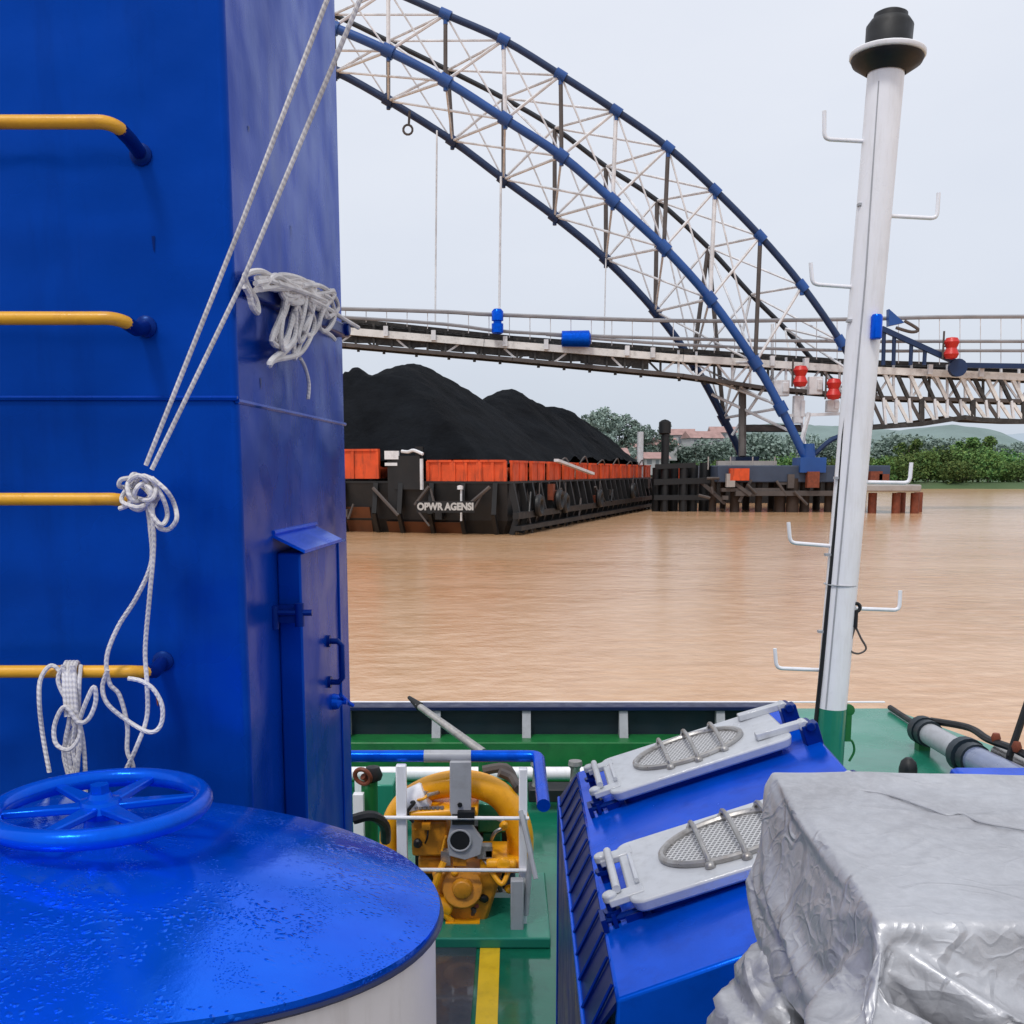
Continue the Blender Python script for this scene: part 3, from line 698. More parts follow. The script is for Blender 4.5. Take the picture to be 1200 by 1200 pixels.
# handrails, long pipes
def rail(L,Y,r,mat,nm): m=MB(); m.tube(cr(poly(L,Y),6),r,6); return m.build(nm,mat,gan)
rail([(405,362),(585,369),(800,376),(1000,374),(1200,371)],108.2,.20,M['greyr'],'handrail')
rail([(405,372),(600,389),(800,397),(1000,400),(1200,400)],108.1,.17,M['greyr'],'handrail')
rail([(640,392),(800,404),(1000,411),(1200,411)],108.1,.16,M['greyr'],'cable_pipe')
x=405
while x<1215:
    y1=at([(405,362),(585,369),(800,376),(1000,374),(1200,371)],x)
    m=MB(); m.cyl(P(x,y1,108.2),P(x,at(top,x),108.6),.045,5); m.build('rail_post',M['pale'],gan); x+=24
x=420
while x<1000:
    m=MB(); m.cyl(P(x,at(low,x)+1,109),P(x,at(low,x)+7,109),.16,6); m.build('roller_bracket',M['gantry_dark'],gan); x+=rr.choice((30,38,45))
# white fittings on beam
for px in (452,508,592,640,735,765,905,945,1090,1150):
    m=MB(); m.box(P(px,at(mainb,px)-4,108.1),(.45,.35,1.0)); m.build('clamp',M['pale'],gan)
# blue winch motor and drum
m=MB(); c=P(583,377,107.6); m.lathe([(.45,-1.2),(.6,-1.1),(.6,-.2),(.42,-.15),(.42,.05),(.6,.1),(.6,1.0),(.4,1.25)],c,14); tag(m.build('winch_motor',M['blue'],origin=c),'upright blue winch motor at the foot of the second hanger','motor')
m=MB(); c=P(675,397,107.6); m.lathe([(.5,-1.5),(.8,-1.45),(.85,1.3),(.5,1.5)],c,16,axis=(1,0,0)); tag(m.build('conveyor_drum',M['blue'],origin=c),'horizontal light-blue drum lying on the gantry walkway','drum')
# deep truss on the right
lowr=[(1012,502),(1080,497),(1130,489),(1150,492),(1200,494),(1500,494)]
pts=[P(x,y,108.4) for x,y in lowr]; m=MB()
for a,b_ in zip(pts[:-1],pts[1:]): m.beam(a,b_,.45,.45)
m.build('bottom_chord',M['gantry_dark'],gan)
m=MB()
for a,b_ in zip(pts[:-1],pts[1:]): m.beam(a+V((0,5,.2)),b_+V((0,5,.2)),.45,.45)
m.build('bottom_chord',M['gantry_dark'],gan)
x=1020;i=0
while x<1230:
    yl=at(low,min(x,1200)); yb=at(lowr,x)
    m=MB(); m.beam(P(x,yl,108.5),P(x+(3 if i%2 else 0),yb,108.4),.24 if i%4 else .5,.3); m.build('upright',M['pale'] if i%4 else M['gantry_dark'],gan)
    m=MB(); m.beam(P(x,yl,108.6),P(x+16,at(lowr,x+16),108.4),.3,.3); m.build('diagonal',M['palew'] if i%3 else M['brownsteel'],gan)
    m=MB(); m.beam(P(x,at(mainb,min(x,1200)),108.5),P(x+14,at(low,min(x+14,1200)),108.5),.34,.34); m.build('diagonal',M['palew'] if i%2 else M['gantry_dark'],gan)
    x+=15;i+=1
# machinery row between mast and near arch leg
for k,(px,py,w_,h_) in enumerate(((915,455,1.6,1.6),(955,452,1.4,1.8),(975,476,1.2,1.2),(935,480,1.0,2.8),(1000,455,1.4,2.0))):
    m=MB(); m.box(P(px,py,107.6),(w_,.8,h_)); m.box(P(px+5,py-1,107.4),(w_*.4,.7,h_*.6)); m.build('junction_box',M['pale'] if k!=4 else M['gantry_dark'],gan,bevel=.05)
m=MB(); m.beam(P(925,487,107.5),P(1010,484,107.5),.3,.3); m.beam(P(948,484,107.4),P(936,530,106),.35,.35); m.build('outrigger',M['pale'],gan)
# blue top strip right and boom with sheave
m=MB(); 
for a,b_ in zip(poly([(1120,428),(1200,431)],107.5,False)[:-1],poly([(1120,428),(1900,440)],107.5,False)[1:]): m.beam(a,b_,.5,.5)
m.build('cable_tray',M['arch_navy'],gan)
bm_=thing('belt_boom','small blue boom with triangular head on top of the gantry right of the mast','boom',P(1080,428,107))
m=MB(); m.beam(P(1033,385,107),P(1130,429,107),.45,.5); m.build('arm',M['arch_navy'],bm_)
m=MB(); a=[P(1042,362,106.8),P(1042,382,106.8),P(1060,378,106.8)]; m.hexa(a,[p+V((0,.8,0)) for p in a]); m.build('head',M['arch_blue'],bm_)
m=MB(); m.tube(cr([P(1060,376,106.8),P(1076,386,106.8),P(1068,389,106.8),P(1050,384,106.8)],4),.16,6); m.build('hook',M['brownsteel'],bm_)
for px,y0 in((1036,388),(1048,391),(1068,402),(1084,411)):
    m=MB(); m.cyl(P(px,y0,107.1),P(px-1,428,107.1),.2,6); m.build('leg',M['arch_navy'],bm_)
m=MB(); m.lathe([(.2,-.3),(.9,-.3),(.9,.3),(.2,.3)],P(1122,431,106.8),14,axis=(0,1,0)); m.build('sheave',M['arch_navy'],bm_)
# red lanterns
for i,(px,py,lb) in enumerate(((1115,408,'red two-lobed lantern above the blue boom right of the mast'),(938,441,'red lantern hanging just right of the near arch leg'),(977,456,'red lantern hanging closest to the left side of the mast'))):
    c=P(px,py,106.2); t=thing('signal_lantern',lb,'lantern',c,'red lanterns on the gantry')
    m=MB(); m.lathe([(0,-1.1),(.55,-1.0),(.75,-.6),(.55,-.1),(.5,0),(.55,.1),(.75,.6),(.55,1.0),(0,1.1)],c,14); m.build('housing',M['red'],t)
    m=MB(); m.cyl(c+V((-.75,.2,-1)),c+V((-.75,.2,1.7)),.1,6); m.cyl(c+V((-.75,.2,.2)),c+V((0,.1,.2)),.08,6); m.build('bracket',M['brownsteel'],t)

# ================= THE SHIP: decks, bulwark =========================================
ZD=H-2.49; ZP=H-1.93; YB_=8.3
deck_poly=[(-5,-7),(4.2,-7),(4.2,4.8),(3.52,6.9),(3.14,8.3),(-5,8.3)]
m=MB(); m.prism(deck_poly,ZD-.15,ZD); structure(m.build('deck',M['green']))
m=MB(); hp=[(x*.995,y*.995 if y>0 else y) for x,y in deck_poly]; m.prism(hp,-.6,ZD-.15); structure(m.build('ship_hull',M['navy']))
m=MB(); m.prism([(-5,-6.9),(4.1,-6.9),(4.1,1.2),(1.0,1.2),(1.0,1.66),(-5,1.66)],H-1.62,H-1.5); structure(m.build('upper_deck',M['mat']))
rp=[(1.25,2.4),(4.1,2.4),(4.1,4.85),(3.48,6.92),(3.12,8.26),(2.3,8.26),(1.25,4.6)]
m=MB(); m.prism(rp,ZD+.002,ZP); structure(m.build('raised_deck',M['greenp'],bevel=.012))
bw=thing('bulwark','low green bulwark with navy-shaded upper half, white rubbing edge along the deck side','bulwark',(0,YB_,ZD))
zt=H-.2321*8.3
m=MB(); m.box((-1.35,YB_+.02,(zt-.02+ZD+.33)/2),(7.3,.05,zt-.02-ZD-.33)); m.build('shaded_upper_plate',M['navy'],bw)  # navy colour carries the shade under the overhang
m=MB(); m.box((-1.35,YB_-.12,ZD+.165),(7.3,.3,.33)); m.build('waterway',M['greenb'],bw,bevel=.01)
m=MB(); m.box((-1.35,YB_+.0,zt+.0),(7.3,.17,.035)); m.build('cap_rail',M['seam'],bw,bevel=.006)
m=MB(); m.box((-.94,YB_+.09,zt+.0185),(8.12,.03,.009)); m.build('cap_edge',M['white'],bw)
for px in (300,405,511,617,731,845):
    X=P(px,850,8.2).x
    m=MB(); m.hexa([(X-.035,YB_-.13,ZD+.33),(X+.035,YB_-.13,ZD+.33),(X+.035,YB_-.005,ZD+.33),(X-.035,YB_-.005,ZD+.33)],[(X-.035,YB_-.06,zt-.02),(X+.035,YB_-.06,zt-.02),(X+.035,YB_-.005,zt-.02),(X-.035,YB_-.005,zt-.02)]); m.build('stay',M['grey'],bw)
# white pipe along the deck
m=MB(); c=P(560,906,7.75); m.cyl((-4,7.75,c.z),(P(702,906,7.75).x,7.75,c.z),.05,14)
wp=thing('deck_pipe','white pipe running along the deck in front of the bulwark','pipe',(c.x,7.75,ZD))
m.build('pipe',M['white'],wp)
for px in(420,560,690):
    X=P(px,906,7.75).x; m=MB(); m.box((X,7.75,(ZD+c.z-.05)/2),(.05,.08,c.z-.05-ZD)); m.build('support',M['white'],wp)
# mooring bitts at pipe end
bt=thing('fairlead','dark steel fairlead rollers at the end of the white deck pipe','fairlead',P(655,915,7.4))
m=MB(); c=P(652,916,7.4); m.box((c.x,c.y,c.z-.08),(.42,.2,.1)); m.build('base',M['black'],bt,bevel=.01)
for dx in(-.14,.14):
    m=MB(); m.lathe([(.05,-.05),(.04,.0),(.035,.1),(.055,.13),(.05,.16)],(c.x+dx,c.y,c.z),14); m.build('roller',M['steel'],bt)
# deck marks
a=G(557,1200,ZD+.004);b_=G(583,1200,ZD+.004);c=G(586,1107,ZD+.004);d=G(563,1107,ZD+.004)
def lift(p,z): return V((p.x,p.y,z))
m=MB(); a2=a+(a-d)*.9;b2_=b_+(b_-c)*.9; m.quad(a2,b2_,c,d); tag(m.build('yellow_line',M['strip'],smooth=0),kind='structure')
m=MB(); a=G(440,1107,ZD+.008)
m.quad(V((-1.5,2.2,ZD+.008)),V((d.x-.0-.02,2.2,ZD+.008)),V((d.x-.02,d.y,ZD+.008)),V((-1.5,d.y,ZD+.008)))
tag(m.build('dark_deck_coating',M['mat'],smooth=0),kind='structure')

# ================= TOWER ============================================================
A_=P(278,467,1.75);B__=P(404,490,2.6)
zb,ztp=ZD,H+2.2
tw=thing('blue_tower','tall blue painted steel tower with yellow rungs and a side locker','tower',(A_.x,A_.y,ZD))
dx=V((B__.x-A_.x,B__.y-A_.y,0)); dxn=dx.normalized(); nrm=V((dxn.y,-dxn.x,0))   # nrm points to +x
def grid_wall(m,p,q,z0,z1,nx,nz):
    base=len(m.v)
    for j in range(nz+1):
        for i in range(nx+1):
            r=p.lerp(q,i/nx); m.v.append(V((r.x,r.y,z0+(z1-z0)*j/nz)))
    for j in range(nz):
        for i in range(nx):
            k=base+j*(nx+1)+i; m.f.append((k,k+1,k+nx+2,k+nx+1))
m=MB(); Lf=V((-3.2,1.75,0)); Lb=V((-3.2,2.6,0)); Aw2=V((A_.x,1.75,0)); Bw2=V((B__.x,2.6,0))
m.prism([(Lf.x,Lf.y),(Aw2.x,Aw2.y),(Bw2.x,Bw2.y),(Lb.x,Lb.y)],zb,ztp)
m.build('body',M['tower'],tw,bevel=.012)
zs=A_.z
m=MB(); m.tube([V((-3.2,1.75,zs)),V((A_.x+.001,1.748,zs))],.0045,6); m.build('weld_seam',M['tower'],tw)
m=MB(); m.tube([V((A_.x,1.75,zs-.004)),V((B__.x,2.6,zs-.004))],.0045,6); m.build('weld_seam',M['tower'],tw)
def Wp(Y): # wall point at depth Y
    k=(Y-1.75)/.85; return V((A_.x+(B__.x-A_.x)*k,Y,0))
rr=random.Random(77)
for k in range(9):
    if k%2: q=Wp(1.8+.75*rr.random())+nrm*.0012; dz=V((0,0,1)); zz=H+rr.uniform(-.5,.9); w_=dxn*rr.uniform(.002,.005)
    else: q=V((A_.x-rr.uniform(.03,.7),1.7488,0)); zz=H+rr.uniform(-.5,.9); w_=V((rr.uniform(.002,.004),0,0))
    hgt=rr.uniform(.006,.03); b_=q+V((0,0,zz)); m=MB(); m.quad(b_-w_,b_+w_*.9,b_+w_*.3-V((0,0,hgt)),b_-w_*.4-V((0,0,hgt*.8))); m.build('paint_chip',M['bluedark'] if k%3 else M['redbrown'],tw,smooth=0)
# rungs
for px1,py,b in((127,143,1),(135,373,0),(138,585,0),(158,787,0)):
    Yr=1.655; e=P(px1,py,Yr); s=V((-1.35,Yr,e.z)); wall=V((e.x+.015,1.752,e.z-(.02 if b else .0)))
    m=MB(); m.tube([s]+cr([V((e.x-.03,Yr,e.z)),V((e.x-.01,Yr+.001,e.z)),V((e.x+.004,Yr+.008,e.z-.002)),V((e.x+.012,Yr+.022,e.z-.005))],4),.0105,12)
    rg=m.build('rung',M['yellow'],tw)
    m=MB(); m.tube([V((e.x+.010,Yr+.018,e.z-.004)),V((e.x+.014,Yr+.05,e.z-.01)),wall],.0115,12); m.lathe([(.018,0),(.018,.006),(.013,.010)],wall,14,axis=(0,-1,0)); m.build('rung_end',M['bluedark'],rg)
    m=MB(); m.tube([s,V((s.x-.01,1.752,s.z))],.0115,10); m.build('rung_end',M['bluedark'],rg)
# locker on side face
Y0,Y1=1.955,2.37; pr=.046
zt0=P(345,648,1.955).z; zb0=H-1.3
m=MB(); q=[Wp(Y0),Wp(Y0)+nrm*pr,Wp(Y1)+nrm*pr,Wp(Y1)]; m.prism([(p.x,p.y) for p in q],zb0,zt0); lk=m.build('locker',M['tower'],tw,bevel=.004)
m=MB(); e=Wp(Y0-.01)-nrm*.0; f_=Wp(Y1+.0); hz=.05
a=Wp(Y0-.02)+V((0,0,zt0+.030)); b_=Wp(Y1-.10)+V((0,0,zt0+.030)); c=Wp(Y1-.10)+nrm*(pr+.012)+V((0,0,zt0+.001)); d=Wp(Y0-.02)+nrm*(pr+.014)+V((0,0,zt0+.001))
m.hexa([a,b_,c,d],[p+V((0,0,.006)) for p in (a,b_,c,d)]); m.tube([a+V((0,0,.01)),b_+V((0,0,.01))],.005,6); m.build('rain_hood',M['blue'],lk)
m=MB(); g0=Wp(Y0+.32)+nrm*(pr+.001); m.tube([g0+V((0,0,zt0)),g0+V((0,0,zb0))],.003,6); m.build('door_edge',M['tower'],lk)
hgz=P(335,718,1.95).z
m=MB(); hb=Wp(Y0-.004)+nrm*.012; m.box((hb.x-.0,hb.y-.012,hgz),(.055,.03,.032)); m.tube([(hb.x-.03,hb.y-.03,hgz+.004),(hb.x+.06,hb.y-.03,hgz+.004)],.006,8); m.lathe([(.009,-.022),(.009,.022)],(hb.x+.036,hb.y-.03,hgz),10); m.lathe([(.009,-.022),(.009,.022)],(hb.x-.012,hb.y-.03,hgz-.005),10); m.build('hinge',M['bluedark'],lk)
# D handle
z0,z1=P(398,752,2.15).z,P(398,800,2.15).z
hp0=Wp(2.16)+nrm*(pr)
m=MB(); H0=[hp0+V((0,0,z0)),hp0+nrm*.022+V((0,.0,z0)),hp0+nrm*.030+V((0,0,z0-.009)),hp0+nrm*.030+V((0,0,z1+.009)),hp0+nrm*.022+V((0,0,z1)),hp0+V((0,0,z1))]
H0=[p-V((0,.07*(i in(1,2,3,4)),0))*0 for i,p in enumerate(H0)]
m.tube(H0,.0065,10); m.lathe([(.013,0),(.013,.006)],H0[0],10,axis=tuple(nrm)); m.lathe([(.013,0),(.013,.006)],H0[-1],10,axis=tuple(nrm)); m.build('handle',M['bluedark'],lk)
tz=P(398,828,2.15).z; tp=Wp(2.2)+nrm*pr+V((0,0,tz))
m=MB(); m.lathe([(.018,0),(.016,.012),(.006,.02),(.006,.03)],tp,12,axis=tuple(nrm)); m.tube([tp+nrm*.02+V((0,-.02,.02)),tp+nrm*.03+V((0,.03,-.01)),tp+nrm*.035+V((0,.045,-.018))],.005,8); m.build('latch',M['blue'],lk)
# cleat bar on the side face for the rope bundle
m=MB(); c0=Wp(1.80)+nrm*.004; c1=Wp(2.56)+nrm*.012; zc=P(345,352,2.15).z
za=P(297,340,1.82).z; zb2=P(405,388,2.55).z
m.beam(V((c0.x,c0.y,za)),V((c1.x,c1.y,zb2)),.026,.028); m.lathe([(.016,-.02),(.016,.02)],V((c1.x,c1.y-.04,zb2)),12,axis=tuple(nrm)); m.build('cleat_bar',M['bluedark'],tw,bevel=.004)

# ================= ROPES ============================================================
rr=random.Random(11)
def rope(m,pts,r,n=7): m.tube(cr(pts,n),r,7)
Yr=1.645
t=MB()
ry=.0037
t.tube([P(171,545,1.62),P(283,262,1.58),P(452,-180,1.5)],ry,8)
t.tube([P(178,550,1.62),P(284,330,1.60),P(396,62,1.56),P(500,-190,1.5)],ry,8)
lp=lambda L,Y=1.625,j=.012:[P(x,y,Y+rr.uniform(-j,j)) for x,y in L]
# knot around rung end
for k in range(7):
    cx,cy=164+rr.uniform(-8,8),576+rr.uniform(-7,7); a0=rr.uniform(0,6)
    L=[]
    for i in range(7):
        a=a0+i*2*math.pi/7; L.append(P(cx+rr.uniform(13,20)*math.cos(a)*(.9),cy+rr.uniform(12,20)*math.sin(a),1.635+.028*math.sin(a*1.0+k)))
    t.tube(cr(L,5,True),ry,7,closed=True)
rope(t,lp([(178,560),(195,575),(204,590),(207,608),(198,620),(186,618),(178,600),(175,585)]),ry)
rope(t,lp([(176,562),(190,582),(196,603),(190,615),(180,606),(172,588)]),ry)
rope(t,lp([(140,596),(150,592),(158,582),(150,572),(140,570),(142,562),(155,560)]),ry)
rope(t,lp([(172,590),(176,620),(177,660),(160,700),(138,735),(125,770),(128,800),(140,815),(149,850),(149,880),(156,900),(150,930)],1.63,.006),ry)
rope(t,lp([(178,590),(180,640),(175,700),(170,760),(172,800),(172,840),(160,875),(146,905)],1.625,.006),ry)
rope(t,lp([(126,785),(120,805),(126,825),(150,845),(175,858),(188,850),(190,828),(180,808),(165,798),(150,795)],1.622,.006),ry)
tag(t.build('tied_rope',M['rope'],origin=P(165,575,1.63)),'taut doubled white rope knotted on the third yellow rung with loose tails','rope')
t=MB()
rope(t,lp([(58,905),(50,860),(46,820),(48,795),(60,780),(72,790),(84,820),(96,860),(100,905),(100,940)],1.63,.01),ry)
for k in range(7):
    x0=76+rr.uniform(-6,20); rope(t,[P(x0+rr.uniform(-4,4),780,1.63+.02*(k%2)),P(x0+rr.uniform(-4,6),800,1.63),P(84+rr.uniform(-8,12),845,1.63+rr.uniform(-.01,.01)),P(82+rr.uniform(-14,14),880,1.63),P(80+rr.uniform(-14,16),930,1.63)],ry)
for k in range(4):
    x0=78+k*4; L=[P(x0,840,1.615),P(x0-3,790,1.63),P(x0,776,1.655),P(x0+2,786,1.672),P(x0+1,830,1.675)]; rope(t,L,ry)
rope(t,lp([(92,848),(100,825),(110,805),(112,822),(104,842),(92,846),(76,828),(64,850),(66,872),(82,878),(94,860),(90,836),(78,830)],1.61,.006),ry)
tag(t.build('hanging_rope',M['rope'],origin=P(82,785,1.63)),'tangled hank of white rope hanging from the lowest yellow rung behind the handwheel','rope')
# bundle on cleat bar (runs back along the side face)
t=MB()
def S(px,py,off=.0):
    # depth along the receding face for a sighting px
    k=(px-278)/(404-278); Y=1.75/(1-k*(1-1.75/2.6)); Y=max(1.72,min(2.7,Y))
    return P(px,py,Y-.085-off)
def srope(L,o=0,j=.012,r=.0052): rope(t,[S(x,y,o+rr.uniform(-j,j)) for x,y in L],r,6)
for k in range(20):
    a=rr.uniform(298,325); e_=rr.uniform(365,392)
    srope([(a,332+rr.uniform(-8,10)),(325+rr.uniform(-5,5),326+rr.uniform(-4,14)),(345+rr.uniform(-6,6),330+rr.uniform(-8,16)),(365+rr.uniform(-4,4),342+rr.uniform(-10,16)),(e_,352+rr.uniform(-12,22))],rr.uniform(-.01,.03))
for k in range(4):
    cx,cy=333+rr.uniform(-8,14),338+rr.uniform(-4,8)
    t.tube(cr([S(cx+rr.uniform(8,13)*math.cos(a),cy+rr.uniform(9,15)*math.sin(a),.02*math.sin(a)) for a in [i*.9 for i in range(7)]],5,True),.0052,7,closed=True)
srope([(286,335),(292,345),(296,360),(302,366),(300,352),(290,335),(288,322),(305,318),(322,326)],.0)
for k in range(5):
    x0=rr.uniform(325,375); yy=rr.uniform(385,418); srope([(x0,338),(x0-rr.uniform(2,12),365),(x0-rr.uniform(5,20),yy),(x0-rr.uniform(-2,8),yy+4),(x0+rr.uniform(2,10),370),(x0+rr.uniform(4,14),345)],rr.uniform(0,.03))
srope([(333,350),(328,385),(327,405),(330,415),(345,398),(352,370),(345,350)]);srope([(345,352),(352,375),(345,400),(320,420),(316,428),(322,422),(350,415),(364,395),(368,375),(360,355)],.02)
srope([(335,352),(330,380),(329,400),(333,410),(345,395),(347,365)],.03);srope([(352,420),(358,432),(362,450),(361,468)],.01,.004,.004)
srope([(362,350),(385,362),(400,372),(420,384)],.02);srope([(378,345),(388,352),(392,372),(382,388),(374,382),(380,362),(392,345),(385,340)],.02);srope([(372,384),(386,392),(392,398)],.01)
srope([(355,335),(375,335),(392,348),(396,362),(385,372)],.03)
tag(t.build('rope_bundle',M['rope'],origin=P(345,350,2.1)),'frayed bundle of greyish rope wound on the blue cleat bar of the tower','rope')

# ================= MUSHROOM VENTILATOR =============================================
TX,TY,TZ,TR=-.47,1.15,H-.472,.384; al,be=math.tan(-.091),math.tan(-.117)
vt=thing('ventilator','white drum ventilator with domed wet blue top','ventilator',(TX,TY,H-1.5))
m=MB(); seg=96; rings=18
def rimz(x,y): return TZ+al*y+be*x
for j in range(rings+1):
    r=TR*j/rings
    for i in range(seg):
        a=2*math.pi*i/seg; x,y=r*math.cos(a),r*math.sin(a)
        dome=.050*(1-(j/rings)**1.5)
        m.v.append(V((TX+x,TY+y,rimz(x,y)+dome)))
for j in range(rings):
    for i in range(seg):
        i2=(i+1)%seg; m.f.append((j*seg+i,j*seg+i2,(j+1)*seg+i2,(j+1)*seg+i))
b0=len(m.v)
for i in range(seg):
    a=2*math.pi*i/seg; x,y=TR*math.cos(a),TR*math.sin(a); m.v.append(V((TX+x,TY+y,rimz(x,y)-.012)))
for i in range(seg):
    i2=(i+1)%seg; m.f.append((rings*seg+i,rings*seg+i2,b0+i2,b0+i))
m.build('domed_top',M['vent_top'],vt,smooth=50)
m=MB(); m.tube([V((TX+(TR+.001)*math.cos(a),TY+(TR+.001)*math.sin(a),rimz(TR*math.cos(a),TR*math.sin(a))-.010)) for a in [2*math.pi*i/seg for i in range(seg)]],.0035,6,closed=True); m.build('rim_edge',M['seam'],vt)
m=MB(); b0=0
for z_ in(0,1):
    for i in range(seg):
        a=2*math.pi*i/seg; x,y=(TR-.006)*math.cos(a),(TR-.006)*math.sin(a); m.v.append(V((TX+x,TY+y,(rimz(x,y)-.011) if z_ else H-1.5)))
for i in range(seg):
    i2=(i+1)%seg; m.f.append((i,i2,seg+i2,seg+i))
m.build('drum',M['tank'],vt)
hw=thing('handwheel','round blue six-spoked handwheel on top of the ventilator','handwheel',(-.479,TY,H-.41))
WC=V((-.479,TY,H-.385)); WR=.1145
m=MB(); m.torus(WC,WR,.0118,seg=64,ss=14); m.build('rim',M['blue'],hw)
m=MB(); m.lathe([(.0,-.012),(.022,-.012),(.026,-.004),(.022,.008),(.014,.010),(.012,.016),(0,.016)],WC,24,cap=False); m.lathe([(.011,.012),(.011,.026),(.0,.026)],WC,6,cap=False); m.build('hub',M['blue'],hw)
for k in range(6):
    a=math.radians(18+60*k); d=V((math.cos(a),math.sin(a),0)); m=MB()
    s0=WC+d*.018; s1=WC+d*(WR-.004); px_=V((-d.y,d.x,0))
    m.hexa([s0-px_*.011+V((0,0,-.005)),s0+px_*.011+V((0,0,-.005)),s1+px_*.0055+V((0,0,-.004)),s1-px_*.0055+V((0,0,-.004))],[s0-px_*.011+V((0,0,.004)),s0+px_*.011+V((0,0,.004)),s1+px_*.0055+V((0,0,.004)),s1-px_*.0055+V((0,0,.004))]); m.build('spoke',M['blue'],hw,bevel=.002)
m=MB(); m.lathe([(.05,-.075),(.045,-.05),(.024,-.045),(.018,-.01)],WC,20); m.build('spindle',M['blue'],hw)

# ================= SKYLIGHT ========================================================
SY=3.47; a_A=P(675,905,SY); a_B=P(925,825,SY); a_D=G(722,1172,a_A.z); rz_=a_B.z
a_C=V((.855,a_D.y,rz_)); 
sk=thing('skylight','blue sloping engine-room skylight box with ribbed left edge','skylight',(a_A.x+.4,2.7,ZD))
bx=1.16; zr=a_A.z-.30
m=MB()
lo=[V((a_A.x,a_A.y,ZD)),V((bx,a_A.y,ZD)),V((bx,a_D.y,ZD)),V((a_D.x,a_D.y,ZD))]
n0=len(m.v)
m.v+=[a_A,a_B,a_C,a_D,V((bx,SY,zr)),V((bx,a_D.y,zr))]+lo
m.f+=[(0,3,2,1),(1,2,5,4),(3,9,8,5,2),(0,1,4,7,6),(0,6,9,3),(4,5,8,7)]
m.build('casing',M['blue'],sk,bevel=.008)
# ribbed left flank
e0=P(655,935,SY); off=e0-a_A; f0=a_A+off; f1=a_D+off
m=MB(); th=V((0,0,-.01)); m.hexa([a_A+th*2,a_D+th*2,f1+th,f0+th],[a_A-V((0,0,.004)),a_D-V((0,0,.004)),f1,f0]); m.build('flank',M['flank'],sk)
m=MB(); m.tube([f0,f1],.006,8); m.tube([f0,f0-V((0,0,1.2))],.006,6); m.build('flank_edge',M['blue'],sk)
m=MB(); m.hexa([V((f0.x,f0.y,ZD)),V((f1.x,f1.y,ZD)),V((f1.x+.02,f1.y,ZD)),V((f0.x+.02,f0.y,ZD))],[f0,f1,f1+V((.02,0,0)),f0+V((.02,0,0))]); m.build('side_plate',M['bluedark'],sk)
for k in range(13):
    q=(k+.5)/13; p=a_A.lerp(a_D,q); r=f0.lerp(f1,min(1,q+.035))
    o_=off.cross(a_D-a_A).normalized(); 
    if o_.x>0: o_=-o_
    m=MB(); m.beam(p+o_*.003,p.lerp(r,.96)+o_*.003,.005,.006); m.build('rib',M['bluedark'],sk)
